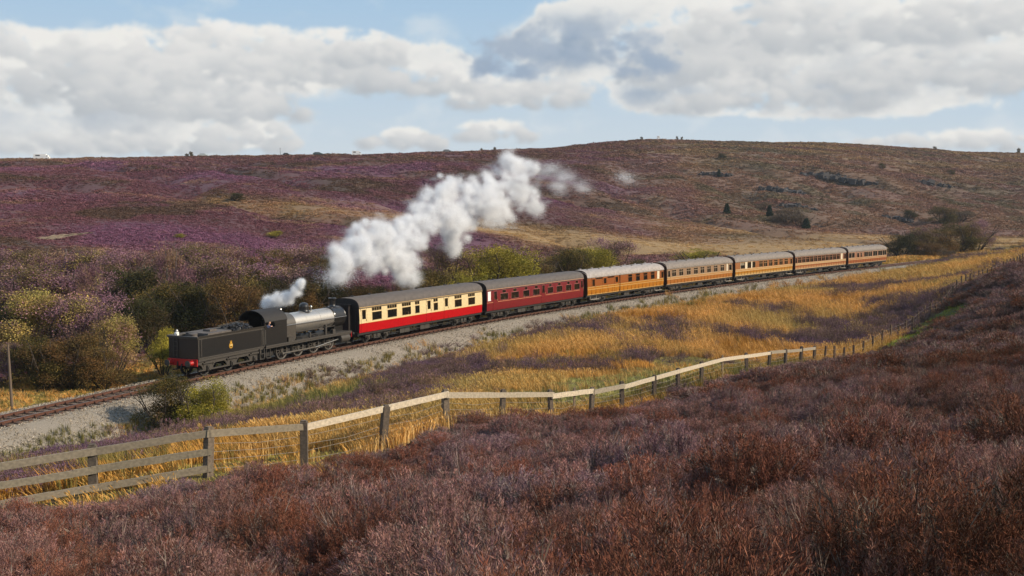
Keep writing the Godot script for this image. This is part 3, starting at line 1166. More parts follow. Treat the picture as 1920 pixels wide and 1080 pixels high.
	var names := ["tall_grass", "amber_grass", "rushes", "short_turf", "field_heather"]
	var labels := ["tall golden bents bent by the wind between fence and railway", "deep amber grass in patches along the valley floor", "olive green rushes in damp strips beside the railway bank", "short pale turf along the far side of the fence", "purple heather patches among the golden grass of the field"]
	var sorts := ["grass", "grass", "rushes", "turf", "heather"]
	for i in 5:
		scatter(names[i], meshes[i], M.plant if i == 4 else M.grass, where[i], tint[i], labels[i], sorts[i])


func plant_moor() -> void:
	var kinds := [cushion_mesh(51, 90, 0.34), cushion_mesh(52, 90, 0.34)]
	var where: Array = [[], []]
	var tint: Array = [PackedColorArray(), PackedColorArray()]
	rng.seed = 79
	for band in [[40.0, 130.0, 0.62], [130.0, 230.0, 0.85], [230.0, 350.0, 1.25], [350.0, 520.0, 1.9], [520.0, 800.0, 2.8]]:
		var step: float = band[2]
		var d: float = band[0]
		while d < band[1]:
			var x := -14.0 - d * 0.6
			while x < 6.0 + d * 0.6:
				var px := x + rng.randf_range(-0.6, 0.6) * step
				var pd := d + rng.randf_range(-0.6, 0.6) * step
				x += step
				var t := from_track(px, pd)
				if t > -9.0 or pd > 640.0 + absf(px) * 0.55:
					continue
				var bare := spots([[-72.5, 181, 4, 1.0]], px, pd)
				if bare > 0.45:
					continue
				var foot := spots(strips, px, pd)
				var a := n_mid.get_noise_2d(px * 0.9, pd * 0.7)
				if rng.randf() < foot * 0.5 + maxf(0.0, -a) * 0.7:
					continue
				var c := moor_colour(px, pd)
				if t > -13.0:
					c = c.lerp(lin(140, 116, 62), 0.75)
				var tone := rng.randf_range(0.84, 1.16)
				var s := step * rng.randf_range(0.5, 0.95) * (1.0 + a * 0.4)
				var tall := rng.randf_range(0.4, 0.75) / (1.0 + 0.12 * step) * (0.45 if foot > 0.4 else 1.0)
				var k := rng.randi() % 2
				where[k].append(turned(Vector3(px, land(px, pd) - 0.05, -pd), s, tall, 0.05))
				tint[k].append(Color(c.r * tone, c.g * tone, c.b * tone))
			d += step
	var holder := Node3D.new()
	holder.name = numbered("moor_heather")
	add_child(holder, true)
	holder.set_meta("kind", "stuff")
	tag(holder, "purple and brown heather moor rising behind the train to the skyline", "heather")
	for i in 2:
		scatter("heather_cushions", kinds[i], M.plant, where[i], tint[i], "", "", holder)


# ---------- trees ----------
var tree_stock := {}
const TREE_W := 5.0
const TREE_H := 6.0


func crown_mesh(seed_: int, cols: Array, style: String) -> ArrayMesh:
	rng.seed = seed_
	var b := MB.new()
	var lobes: Array = []
	var n_lobes := 13
	for i in n_lobes:
		var a := rng.randf() * TAU
		var h := rng.randf_range(0.18, 0.86)
		var reach := TREE_W * 0.5 * (0.68 - 0.35 * absf(h - 0.42) * 1.3) * sqrt(rng.randf_range(0.2, 1.0))
		lobes.append([Vector3(cos(a) * reach, h * TREE_H * 0.92, sin(a) * reach), rng.randf_range(0.85, 1.45), pick(cols)])
	var clumps := 330
	var size := 0.11
	var wide := 0.038
	if style == "bare":
		clumps = 300
		size = 0.2
		wide = 0.03
	elif style == "conifer":
		lobes.clear()
		size = 0.34
		wide = 0.12
		for i in 14:
			var h := float(i) / 14.0
			lobes.append([Vector3(rng.randfn() * 0.1, TREE_H * (0.06 + 0.9 * h), rng.randfn() * 0.1), 1.9 * (1.0 - h) + 0.12, pick(cols)])
	for i in clumps:
		var l = lobes[rng.randi() % lobes.size()]
		var dir := unit()
		if dir.y < -0.2 and rng.randf() < 0.6:
			dir.y = -dir.y
		var r: float = l[1]
		var at: Vector3 = l[0] + dir * r * Vector3(1, 0.85 if style != "conifer" else 0.25, 1) * rng.randf_range(0.6, 1.0)
		at.y = maxf(at.y, 0.15)
		var base: Color = l[2] if rng.randf() < 0.62 else pick(cols)
		var g := rng.randf_range(0.75, 1.22)
		for q in (58 if style == "full" else 34):
			var p := at + around(0.24)
			b.col = base * (g * rng.randf_range(0.8, 1.2))
			var d := (dir * 0.5 + unit() + Vector3(0, 0.2 if style != "bare" else 0.6, 0)).normalized()
			leaf(b, p, d, size * rng.randf_range(0.7, 1.35), wide * rng.randf_range(0.7, 1.3))
	return b.done()


func limbs_mesh(seed_: int, c: Color, style: String) -> ArrayMesh:
	rng.seed = seed_
	var b := MB.new()
	b.col = c
	if style == "conifer":
		b.tube(Vector3(0, -0.3, 0), Vector3(0, TREE_H * 0.95, 0), 0.14, 0.03, 6, false)
		return b.done()
	var n := 3 if style == "birch" else 6
	for i in n:
		var a := TAU * i / n + rng.randfn() * 0.4
		var p := Vector3(cos(a) * 0.15, -0.4, sin(a) * 0.15)
		var r := 0.13
		var dir := Vector3(cos(a) * (0.5 if style != "birch" else 0.14), 1.0, sin(a) * (0.5 if style != "birch" else 0.14)).normalized()
		for k in 4:
			var q := p + dir * TREE_H * 0.235
			b.tube(p, q, r, r * 0.68, 6, false)
			var tw := (dir + around(0.5)).normalized()
			b.tube(q, q + tw * 1.0, r * 0.45, 0.012, 5, false)
			var tw2 := (dir + around(0.5)).normalized()
			b.tube(p.lerp(q, 0.5), p.lerp(q, 0.5) + tw2 * 0.9, r * 0.4, 0.012, 5, false)
			dir = (dir + around(0.14) + Vector3(0, 0.1, 0)).normalized()
			p = q
			r *= 0.68
	return b.done()


var palettes := {}


func set_palettes() -> void:
	palettes = {
		"purple": [lin(144, 106, 120), lin(126, 96, 104), lin(154, 122, 114), lin(162, 142, 84), lin(112, 96, 64)],
		"pink": [lin(168, 126, 122), lin(188, 162, 92), lin(154, 114, 120), lin(140, 118, 72), lin(178, 148, 100), lin(160, 146, 80)],
		"olive": [lin(102, 88, 46), lin(84, 76, 38), lin(122, 102, 52), lin(72, 68, 34), lin(108, 84, 52)],
		"dark": [lin(66, 66, 36), lin(54, 56, 30), lin(86, 78, 42), lin(76, 64, 40)],
		"yellow": [lin(176, 162, 56), lin(150, 142, 52), lin(122, 118, 46), lin(188, 170, 72), lin(138, 126, 50)],
		"brown": [lin(122, 90, 54), lin(100, 76, 46), lin(142, 104, 56), lin(86, 70, 44), lin(110, 92, 52)],
		"birch": [lin(134, 100, 104), lin(118, 84, 92), lin(146, 118, 92)],
		"bare": [lin(108, 92, 76), lin(92, 78, 66), lin(122, 104, 84)],
		"conifer": [lin(42, 58, 40), lin(50, 66, 44), lin(36, 50, 36)],
	}


func plant_tree(kind: String, variant: int, x: float, d: float, y_top: float, wide: float, called: String, label: String, category: String, group := "") -> void:
	var key := kind + str(variant)
	var o: Node3D
	if tree_stock.has(key):
		o = tree_stock[key].duplicate()
		o.name = numbered(called)
		add_child(o, true)
		if o.has_meta("group"):
			o.remove_meta("group")
		tag(o, label, category, group)
	else:
		o = thing(called, label, category, Vector3.ZERO, 0.0, group)
		var style := kind if kind in ["bare", "conifer", "birch"] else "full"
		part("trunk", limbs_mesh(hash(key) % 1000, lin(150, 138, 126) if kind == "birch" else lin(92, 78, 66), style), M.bark, o)
		part("crown", crown_mesh(hash(key) % 1000 + 7, palettes[kind], "bare" if style == "birch" else style), M.leaf, o)
		tree_stock[key] = o
	var y := land(x, d)
	o.position = Vector3(x, y - 0.05, -d)
	rng.seed = hash(label)
	o.rotation.y = rng.randf() * TAU
	o.scale = Vector3(wide / TREE_W, maxf(0.15, (y_top - y) / TREE_H * (1.22 if d < 120.0 else 1.14)), wide / TREE_W)


var tree_list := [
	["purple", 0, -33.9, 76.0, 1.9, 3.4, "shrub", "low dusky purple shrub at the left edge in front of the other bushes", "shrub"],
	["pink", 0, -34.9, 82.0, 4.6, 6.2, "bush", "broad pinkish bush behind the wooden pole", "bush"],
	["pink", 1, -34.3, 87.0, 4.9, 7.2, "bush", "tall pink and straw coloured bush, highest of the sunlit clump on the left", "bush"],
	["purple", 1, -30.5, 82.0, 4.4, 5.7, "bush", "purple bush flecked with yellow in the middle of the sunlit left clump", "bush"],
	["pink", 0, -27.9, 79.0, 3.3, 4.0, "bush", "rounded pink bush at the right end of the sunlit left clump", "bush"],
	["olive", 0, -31.3, 75.0, 2.6, 4.3, "shrub", "olive shrub at the foot of the sunlit clump near the wooden pole", "shrub"],
	["brown", 0, -29.4, 75.5, 2.5, 4.3, "shrub", "rusty brown shrub at the foot of the sunlit clump, middle of three", "shrub"],
	["brown", 1, -27.1, 75.0, 2.0, 3.8, "shrub", "brown olive shrub beside the grassy verge, left of the dark gap", "shrub"],
	["dark", 0, -37.6, 84.0, 3.6, 4.8, "bush", "dark green bush at the left edge above the purple shrub", "bush"],
	["dark", 1, -30.1, 92.0, 3.4, 4.9, "bush", "shadowy dark green bush filling the gap left of the tender", "bush"],
	["yellow", 0, -24.7, 80.0, 2.4, 2.4, "shrub", "small bright yellow green shrub right behind the tender end", "shrub"],
	["olive", 1, -30.1, 98.0, 4.0, 6.8, "tree", "olive tree above the yellow shrub behind the tender", "tree"],
	["dark", 0, -26.9, 97.0, 4.3, 6.7, "tree", "dark olive tree rising behind the tender coal space", "tree"],
	["brown", 0, -23.5, 95.0, 4.5, 5.4, "tree", "brown tree with ochre leaves behind the locomotive cab", "tree"],
	["birch", 0, -33.5, 112.0, 6.6, 4.7, "birch_tree", "slender pale birch above the tender with bare pinkish twigs", "birch tree"],
	["birch", 1, -36.4, 98.0, 5.4, 2.9, "birch_tree", "thin pale birch above the sunlit clump on the left", "birch tree"],
	["olive", 0, -22.2, 100.0, 4.6, 6.3, "tree", "olive tree behind the white steam over the cab", "tree"],
	["brown", 1, -19.6, 101.0, 4.3, 5.7, "tree", "russet tree behind the locomotive dome", "tree"],
	["dark", 1, -17.7, 104.0, 3.8, 5.3, "tree", "dark tree behind the locomotive chimney", "tree"],
	["dark", 0, -39.8, 118.0, 4.4, 9.0, "tree", "dark green tree on the slope above the gap left of the tender", "tree"],
	["purple", 0, -30.4, 116.0, 4.9, 8.8, "tree", "purple brown tree in the second row above the tender front", "tree"],
	["purple", 1, -24.7, 120.0, 4.8, 9.9, "tree", "mauve tree in the second row above the steam at the cab", "tree"],
	["purple", 0, -47.5, 112.0, 4.6, 10.6, "tree", "hazy purple tree in the back row at the left edge", "tree"],
	["purple", 1, -43.1, 113.0, 4.1, 8.6, "tree", "hazy purple tree in the back row beside the thin birch", "tree"],
	["brown", 0, -39.2, 125.0, 3.6, 7.1, "tree", "brown tree in the back row beside the slender birch", "tree"],
	["olive", 1, -28.9, 122.0, 4.0, 7.7, "tree", "olive tree in the back row between two purple trees", "tree"],
	["brown", 1, -22.1, 126.0, 4.7, 8.0, "tree", "brown tree under the left end of the steam plume", "tree"],
	["brown", 0, -15.6, 108.0, 3.2, 5.5, "bush", "russet brown bush behind the first coach, left end", "bush"],
	["olive", 0, -13.4, 112.0, 3.2, 6.7, "bush", "olive brown bush under the steam behind the first coach", "bush"],
	["brown", 1, -11.1, 114.0, 3.4, 5.0, "bush", "orange brown bush behind the middle of the first coach roof", "bush"],
	["olive", 1, -8.8, 117.0, 3.8, 6.7, "bush", "olive bush behind the first coach, under the hanging wisp of steam", "bush"],
	["purple", 0, -8.2, 132.0, 5.9, 8.3, "tree", "purple tree behind the right half of the first coach", "tree"],
	["yellow", 1, -5.9, 121.0, 3.7, 6.1, "bush", "yellow green bush low behind the right end of the first coach", "bush"],
	["yellow", 0, -3.5, 134.0, 6.1, 8.9, "tree", "large yellow green willow behind the gap of the first two coaches", "tree"],
	["yellow", 1, -0.2, 137.0, 5.6, 8.7, "tree", "yellow green willow behind the left half of the maroon coach", "tree"],
	["olive", 0, 2.8, 140.0, 4.5, 6.6, "tree", "olive willow behind the middle of the maroon coach", "tree"],
	["olive", 1, 6.8, 152.0, 4.7, 8.7, "tree", "olive brown tree behind the right half of the maroon coach", "tree"],
	["yellow", 0, 11.0, 158.0, 5.0, 9.0, "tree", "yellow flecked tree behind the gap of maroon and teak coaches", "tree"],
	["purple", 1, 14.7, 172.0, 5.6, 7.6, "tree", "purple tree behind the left end of the first teak coach", "tree"],
	["olive", 0, 18.9, 175.0, 2.7, 7.7, "bush", "low olive bush behind the middle of the first teak coach", "bush"],
	["yellow", 1, 33.8, 205.0, 2.7, 11.0, "bush", "rounded olive green bush behind the second teak coach", "bush"],
	["dark", 0, 84.1, 246.0, 4.4, 8.1, "tree", "dark tree nearest the rear end of the train", "tree"],
	["purple", 0, 92.1, 258.0, 5.0, 9.8, "tree", "purple topped tree second from the rear of the train", "tree"],
	["brown", 1, 94.4, 252.0, 5.2, 9.6, "tree", "brown tree in the middle of the right hand grove", "tree"],
	["olive", 0, 102.8, 262.0, 6.4, 10.9, "tree", "tallest olive tree of the right hand grove", "tree"],
	["purple", 1, 109.7, 268.0, 6.5, 8.1, "tree", "mauve tree at the right end of the grove beyond the train", "tree"],
	["brown", 0, 89.1, 244.0, 2.6, 7.7, "bush", "brown bush at the foot of the right hand grove", "bush"],
	["bare", 0, 86.2, 225.0, 1.9, 4.0, "shrub", "small pinkish shrub in front of the right hand grove beside the line", "shrub"],
	["purple", 0, 86.1, 215.0, 1.6, 6.0, "shrub", "low purple shrub between the grove and the wire fence", "shrub"],
	["purple", 1, 92.5, 222.0, 1.6, 6.2, "shrub", "low mauve shrub left of the dark bushes near the right edge", "shrub"],
	["dark", 0, 103.4, 240.0, 1.7, 6.4, "bush", "dark green bush near the right edge, left of a pair", "bush"],
	["dark", 1, 108.4, 243.0, 1.7, 6.5, "bush", "dark green bush at the right edge, right of a pair", "bush"],
	["yellow", 1, -55.5, 190.0, 4.9, 2.4, "shrub", "tiny yellow shrub at the top of the slender birch", "shrub"],
	["olive", 1, -20.4, 66.0, 1.1, 4.0, "shrub", "olive shrub on the near bank below the tender wheels", "shrub"],
	["yellow", 1, -17.9, 65.0, 1.2, 3.5, "shrub", "yellow olive shrub on the near bank right of another", "shrub"],
	["purple", 0, -55.8, 128.0, 5.6, 8.9, "tree", "hazy purple tree highest up the slope at the left edge", "tree"],
	["birch", 0, -52.4, 132.0, 5.9, 9.2, "tree", "feathery mauve tree high on the slope left of the thin birch", "tree"],
	["purple", 1, -46.3, 130.0, 5.9, 9.0, "tree", "hazy purple tree high on the slope above the dark gap", "tree"],
	["birch", 1, -43.8, 134.0, 5.3, 6.8, "tree", "feathery pale mauve tree left of the slender birch top", "tree"],
	["purple", 0, -37.5, 136.0, 5.9, 9.5, "tree", "hazy purple tree high on the slope right of the slender birch", "tree"],
	["birch", 0, -34.1, 140.0, 6.1, 8.0, "tree", "feathery mauve tree high above the locomotive cab", "tree"],
	["brown", 1, -29.9, 138.0, 5.7, 7.9, "tree", "brown tree high on the slope left of the steam plume", "tree"],
	["purple", 1, -26.9, 142.0, 6.0, 9.0, "tree", "hazy purple tree high on the slope beside the steam plume", "tree"],
	["olive", 0, -22.8, 140.0, 5.3, 7.1, "tree", "olive tree high on the slope just under the plume", "tree"],
]
# on the far hillside: bearing, rise of the line of sight to the foot, height and width per metre of distance
var hill_list := [
	["conifer", 0, 0.1883, -0.0136, 0.0080, 0.0084, "conifer", "lone dark conifer low on the hillside above the second teak coach", "conifer"],
	["conifer", 1, 0.2258, -0.0164, 0.0089, 0.0084, "conifer", "dark conifer on the hillside left of the grey bare bushes", "conifer"],
	["conifer", 0, 0.2581, -0.0267, 0.0084, 0.0101, "conifer", "dark conifer at the foot of the grey bare bushes", "conifer"],
	["conifer", 1, 0.1808, 0.0183, 0.0061, 0.0051, "conifer", "tiny conifer high on the hillside under the pale strip", "conifer"],
	["bare", 0, 0.2412, -0.0215, 0.0126, 0.0292, "bush", "grey bare bush on the hillside between two conifers", "bush"],
	["bare", 1, 0.2529, -0.0248, 0.0117, 0.0225, "bush", "smaller grey bare bush on the hillside beside the lowest conifer", "bush"],
	["bare", 0, 0.2201, -0.0108, 0.0075, 0.0169, "bush", "faint grey bush on the hillside above the middle conifer", "bush"],
	["dark", 0, 0.3489, -0.0187, 0.0070, 0.0124, "bush", "small dark bush on the hillside above the right hand grove", "bush"],
	["olive", 0, 0.3785, -0.0225, 0.0155, 0.0281, "bush", "large dark bush high above the right hand grove", "bush"],
	["bare", 1, 0.3934, -0.0201, 0.0094, 0.0281, "bush", "grey bare bush right of the large one above the grove", "bush"],
	["olive", 1, 0.3232, 0.0253, 0.0047, 0.0079, "bush", "tiny bush near the skyline above the dark crags", "bush"],
	["dark", 0, 0.1836, 0.0342, 0.0047, 0.0079, "bush", "tiny dark bush below the skyline right of the white dot", "bush"],
	["olive", 0, 0.3841, 0.0206, 0.0052, 0.0079, "bush", "tiny bush near the skyline towards the right edge", "bush"],
	["dark", 1, -0.2412, -0.0028, 0.0066, 0.0146, "shrub", "small dark green shrub alone on the purple slope at left", "shrub"],
	["yellow", 0, -0.2084, -0.0351, 0.0066, 0.0146, "shrub", "small yellow shrub on the purple slope above the cab steam", "shrub"],
]


# ---------- railway vehicles ----------
func side_z(y: float) -> float:
	var k := y - 1.95
	return 1.4 - 0.045 * k * k


func sorted_unique(a: Array) -> PackedFloat64Array:
	a.sort()
	var out := PackedFloat64Array()
	for k in a:
		if out.is_empty() or k - out[out.size() - 1] > 0.004:
			out.append(k)
	return out


# a side wall with openings; bands: [height of the upper edge, colour] from the bottom up
func wall(b: MB, x0: float, x1: float, y0: float, y1: float, holes: Array, bands: Array, sg: float, proud := 0.0, inner := true) -> void:
	var xs: Array = [x0, x1]
	var ys: Array = [y0, y1, 1.25, 1.6, 2.3]
	for h in holes:
		xs.append_array([h[0], h[1]])
		ys.append_array([h[2], h[3]])
	for k in bands:
		if k[0] < y1:
			ys.append(k[0])
	var xb := sorted_unique(xs)
	var yb := sorted_unique(ys)
	for j in yb.size() - 1:
		if yb[j] < y0 - 0.001 or yb[j + 1] > y1 + 0.001:
			continue
		var cy := (yb[j] + yb[j + 1]) / 2
		var c := Color.WHITE
		for k in bands:
			c = k[1]
			if cy < k[0]:
				break
		var za := side_z(yb[j]) + proud
		var zb := side_z(yb[j + 1]) + proud
		var k := Vector3(0, za - zb, (yb[j + 1] - yb[j])).normalized()
		for i in xb.size() - 1:
			var cx := (xb[i] + xb[i + 1]) / 2
			var open := false
			for h in holes:
				if cx > h[0] and cx < h[1] and cy > h[2] and cy < h[3]:
					open = true
			if open:
				continue
			b.col = c
			b.quad(Vector3(xb[i], yb[j], za * sg), Vector3(xb[i + 1], yb[j], za * sg), Vector3(xb[i + 1], yb[j + 1], zb * sg), Vector3(xb[i], yb[j + 1], zb * sg), Vector3(0, k.y, k.z * sg))
			if inner:
				b.col = lin(120, 96, 72)
				b.quad(Vector3(xb[i], yb[j], (za - 0.07) * sg), Vector3(xb[i + 1], yb[j], (za - 0.07) * sg), Vector3(xb[i + 1], yb[j + 1], (zb - 0.07) * sg), Vector3(xb[i], yb[j + 1], (zb - 0.07) * sg), Vector3(0, -k.y, -k.z * sg))
	for h in holes:
		b.col = lin(70, 55, 45)
		var za := (side_z(h[2]) + proud) * sg
		var zb := (side_z(h[3]) + proud) * sg
		var d := Vector3(0, 0, -0.07 * sg)
		var p := Vector3(h[0], h[2], za)
		var q := Vector3(h[1], h[2], za)
		var r := Vector3(h[1], h[3], zb)
		var s := Vector3(h[0], h[3], zb)
		b.quad(p, q, q + d, p + d, Vector3.UP)
		b.quad(s, r, r + d, s + d, Vector3.DOWN)
		b.quad(p, s, s + d, p + d, Vector3.RIGHT)
		b.quad(q, r, r + d, q + d, Vector3.LEFT)


# a window: a slim frame with its pane; w = [x0, x1, y0, y1, bars, bar height or 0]
func window(o: Node3D, w: Array, sg: float, c: Color) -> void:
	var b := MB.new()
	b.col = c
	var z := (side_z((w[2] + w[3]) / 2) + 0.002) * sg
	var t := 0.028
	b.ends(w[0] - t, w[1] + t, w[2] - t, w[2], z - 0.03, z + 0.012)
	b.ends(w[0] - t, w[1] + t, w[3], w[3] + t, z - 0.03, z + 0.012)
	b.ends(w[0] - t, w[0], w[2], w[3], z - 0.03, z + 0.012)
	b.ends(w[1], w[1] + t, w[2], w[3], z - 0.03, z + 0.012)
	var bars: int = w[4] if w.size() > 4 else 0
	for i in bars:
		var x := lerpf(w[0], w[1], (i + 1.0) / (bars + 1.0))
		b.ends(x - 0.022, x + 0.022, w[2], w[3], z - 0.025, z + 0.008)
	if w.size() > 5:
		b.ends(w[0], w[1], w[5] - 0.025, w[5] + 0.025, z - 0.025, z + 0.008)
	var f := part("window", b.done(), M.paint, o)
	var g := MB.new()
	g.quad(Vector3(w[0], w[2], z - 0.045 * sg), Vector3(w[1], w[2], z - 0.045 * sg), Vector3(w[1], w[3], z - 0.045 * sg), Vector3(w[0], w[3], z - 0.045 * sg), Vector3(0, 0, sg))
	part("pane", g.done(), M.glass, f)


var wheel_mesh: ArrayMesh
var bogie_mesh: ArrayMesh
var heavy_bogie: ArrayMesh


func make_running_gear() -> void:
	var b := MB.new()
	for sg in [-1.0, 1.0]:
		b.lathe(Vector3(0, 0, sg * 0.69), Vector3(0, 0, sg), [[0.0, 0.0], [0.0, 0.47], [0.03, 0.49], [0.045, 0.46], [0.13, 0.455], [0.13, 0.38], [0.09, 0.36], [0.09, 0.12], [0.16, 0.1], [0.16, 0.0]], 20)
	b.tube(Vector3(0, 0, -0.7), Vector3(0, 0, 0.7), 0.07, 0.07, 8, false)
	wheel_mesh = b.done()
	for heavy in [false, true]:
		b = MB.new()
		for sg in [-1.0, 1.0]:
			var z: float = sg * 1.02
			if heavy:
				# deep plate frame with a shallow arch between the axleboxes
				b.extrude(PackedVector2Array([Vector2(z - 0.02, 0.62), Vector2(z - 0.02, 0.86), Vector2(z + 0.02, 0.86), Vector2(z + 0.02, 0.62), Vector2(z - 0.02, 0.62)]), -1.85, 1.85, false)
				b.ends(-0.8, 0.8, 0.4, 0.64, z - 0.02, z + 0.02)
			else:
				b.ends(-1.75, 1.75, 0.66, 0.78, z - 0.05, z + 0.05)
				b.ends(-0.5, 0.5, 0.42, 0.68, z - 0.04, z + 0.04)
			for x in [-1.3, 1.3]:
				b.ends(x - 0.17, x + 0.17, 0.3, 0.62, z - 0.03, z + 0.12 * sg)
				b.tube(Vector3(x, 0.46, z), Vector3(x, 0.46, z + 0.17 * sg), 0.13, 0.11, 10)
				b.ends(x - 0.42, x + 0.42, 0.62, 0.67, z, z + 0.1 * sg)
				for q in [-0.36, 0.36]:
					b.tube(Vector3(x + q, 0.5, z + 0.06 * sg), Vector3(x + q, 0.72, z + 0.06 * sg), 0.06, 0.06, 8)
			b.tube(Vector3(0, 0.4, z + 0.05 * sg), Vector3(0, 0.74, z + 0.05 * sg), 0.1, 0.1, 8)
			b.ends(-0.45, 0.45, 0.3, 0.36, z - 0.05, z + 0.05)
		b.ends(-0.25, 0.25, 0.5, 0.8, -1.0, 1.0)
		for x in [-1.85, 1.85]:
			b.ends(x - 0.05, x + 0.05, 0.64, 0.78, -1.05, 1.05)
		if heavy:
			heavy_bogie = b.done()
		else:
			bogie_mesh = b.done()


func bogie(o: Node3D, x: float, heavy: bool) -> void:
	var g := part("bogie", heavy_bogie if heavy else bogie_mesh, M.iron, o)
	g.position.x = x
	for k in [-1.3, 1.3]:
		var w := part("wheelset", wheel_mesh, M.dark_iron, g)
		w.position = Vector3(k, 0.457, 0)


func roof_profile(teak: bool) -> PackedVector2Array:
	var p := PackedVector2Array()
	for i in 17:
		var a := PI * i / 16.0
		var e := 0.62 if not teak else 0.72
		var c := cos(a)
		var s := sin(a)
		p.append(Vector2(signf(c) * pow(absf(c), e) * (1.4 if not teak else 1.41), 3.06 + (0.76 if not teak else 0.8) * pow(s, 0.92)))
	return p


# d: length, livery bands, windows, doors, roof and end materials, whether a wooden coach
func coach(label: String, s0: float, d: Dictionary) -> Node3D:
	var place := seat(s0 + d.L / 2.0, 6.6)
	var o := thing("railway_coach", label, "railway coach", place[0], place[1], "coaches of the steam train")
	var h: float = d.L / 2.0
	var x0 := -h + 0.1
	var x1 := h - 0.1
	var teak: bool = d.teak
	var paint: Material = M.teak if teak else M.paint
	var wins: Array = []
	for w in d.windows:
		var k: Array = w.duplicate()
		k[0] -= h
		k[1] -= h
		wins.append(k)
	var doors: Array = []
	for w in d.doors:
		doors.append([w[0] - h, w[1] - h, w[2] - h, w[3] - h, w[4], w[5]])
	var low: float = 1.0 if not teak else 1.04
	for sg in [1.0, -1.0]:
		var holes: Array = []
		for w in wins:
			holes.append([w[0], w[1], w[2], w[3]])
		for w in doors:
			holes.append([w[2], w[3], w[4], w[5]])
		var b := MB.new()
		wall(b, x0, x1, low, 3.06, holes, d.bands, sg)
		part("body_side", b.done(), paint, o)
		for w in wins:
			window(o, w, sg, d.frame)
		for w in doors:
			b = MB.new()
			wall(b, w[0], w[1], low + 0.03, 2.98, [[w[2], w[3], w[4], w[5]]], d.door_bands if d.has("door_bands") else d.bands, sg, 0.012, false)
			b.col = lin(60, 40, 32)
			for x in [w[0] - 0.012, w[1] + 0.012]:
				for q in 4:
					var ya := lerpf(low + 0.03, 2.98, q / 4.0)
					var yb := lerpf(low + 0.03, 2.98, (q + 1) / 4.0)
					var z: float = side_z((ya + yb) / 2) * sg
					b.ends(x - 0.01, x + 0.01, ya, yb, z - 0.02, z + 0.008 * sg)
			b.col = lin(215, 190, 130)
			var zh: float = (side_z(2.0) + 0.05) * sg
			b.tube(Vector3(w[1] - 0.1, 1.92, zh), Vector3(w[1] - 0.1, 2.1, zh), 0.022, 0.022, 6)
			var dr := part("door", b.done(), paint, o)
			window(dr, [w[2], w[3], w[4], w[5]], sg, d.frame)
		b = MB.new()
		if teak:
			for y in [1.1, 1.7, 1.95, 2.98]:
				b.col = d.line
				b.ends(x0, x1, y - 0.034, y + 0.034, (side_z(y) - 0.01) * sg, (side_z(y) + 0.016) * sg)
			var n := int(d.L / 0.95)
			for i in n + 1:
				var x := lerpf(x0 + 0.04, x1 - 0.04, float(i) / n)
				b.col = lin(120, 70, 28)
				b.ends(x - 0.025, x + 0.025, 1.12, 1.68, (side_z(1.4) - 0.01) * sg, (side_z(1.4) + 0.013) * sg)
			part("beading", b.done(), M.teak, o)
		else:
			b.col = d.line
			b.ends(x0, x1, d.bands[0][0] - 0.02, d.bands[0][0] + 0.02, (side_z(d.bands[0][0]) - 0.01) * sg, (side_z(d.bands[0][0]) + 0.006) * sg)
			b.ends(x0, x1, 3.03, 3.09, 1.33 * sg, 1.41 * sg)
			part("lining", b.done(), M.paint, o)
	# ends, roof, floor
	var prof := roof_profile(teak)
	var b := MB.new()
	for x in [x0, x1]:
		var k := Vector3(signf(x), 0, 0)
		b.gable(prof, x, 3.05, k)
		for q in 6:
			var ya := lerpf(low, 3.06, q / 6.0)
			var yb := lerpf(low, 3.06, (q + 1) / 6.0)
			var za := side_z(ya)
			var zb := side_z(yb)
			b.quad(Vector3(x, ya, -za), Vector3(x, ya, za), Vector3(x, yb, zb), Vector3(x, yb, -zb), k)
		b.ends(x, x + 0.03 * k.x, 1.1, 1.16, -1.2, 1.2)
		for z in [-0.95, 0.95]:
			b.ends(x, x + 0.05 * k.x, 1.1, 3.2, z - 0.03, z + 0.03)
	part("end_wall", b.done(), d.end_mat, o)
	b = MB.new()
	if teak:
		# the roof droops a little over both ends
		var n := 6
		for i in n:
			for sg in [-1.0, 1.0]:
				var xa: float = sg * (h - 0.02 - i * 0.16)
				var xb: float = sg * (h - 0.02 - (i + 1) * 0.16)
				var fa := 1.0 - 0.2 * pow(1.0 - i / float(n), 2.0)
				var fb := 1.0 - 0.2 * pow(1.0 - (i + 1) / float(n), 2.0)
				for q in prof.size() - 1:
					var p0 := prof[q]
					var p1 := prof[q + 1]
					var k0 := Vector3(0, p0.y - 2.6, p0.x * 0.6).normalized()
					var k1 := Vector3(0, p1.y - 2.6, p1.x * 0.6).normalized()
					var a0 := Vector3(xa, 3.06 + (p0.y - 3.06) * fa, p0.x)
					var a1 := Vector3(xa, 3.06 + (p1.y - 3.06) * fa, p1.x)
					var c0 := Vector3(xb, 3.06 + (p0.y - 3.06) * fb, p0.x)
					var c1 := Vector3(xb, 3.06 + (p1.y - 3.06) * fb, p1.x)
					b.tri(a0, a1, c1, k0, k1, k1)
					b.tri(a0, c1, c0, k0, k1, k0)
		b.extrude(prof, -h + 0.98, h - 0.98)
	else:
		b.extrude(prof, -h + 0.04, h - 0.04)
	for sg in [-1.0, 1.0]:
		b.ends(-h + 0.06, h - 0.06, 3.0, 3.05, 1.37 * sg, 1.44 * sg)
	var roof := part("roof", b.done(), d.roof_mat, o)
	b = MB.new()
	b.lathe(Vector3.ZERO, Vector3.UP, [[-0.06, 0.1], [0.06, 0.1], [0.07, 0.16], [0.12, 0.15], [0.15, 0.06], [0.155, 0.0]], 10)
	var vent := b.done()
	var rows := [-0.42] if not teak else [-0.5, 0.5]
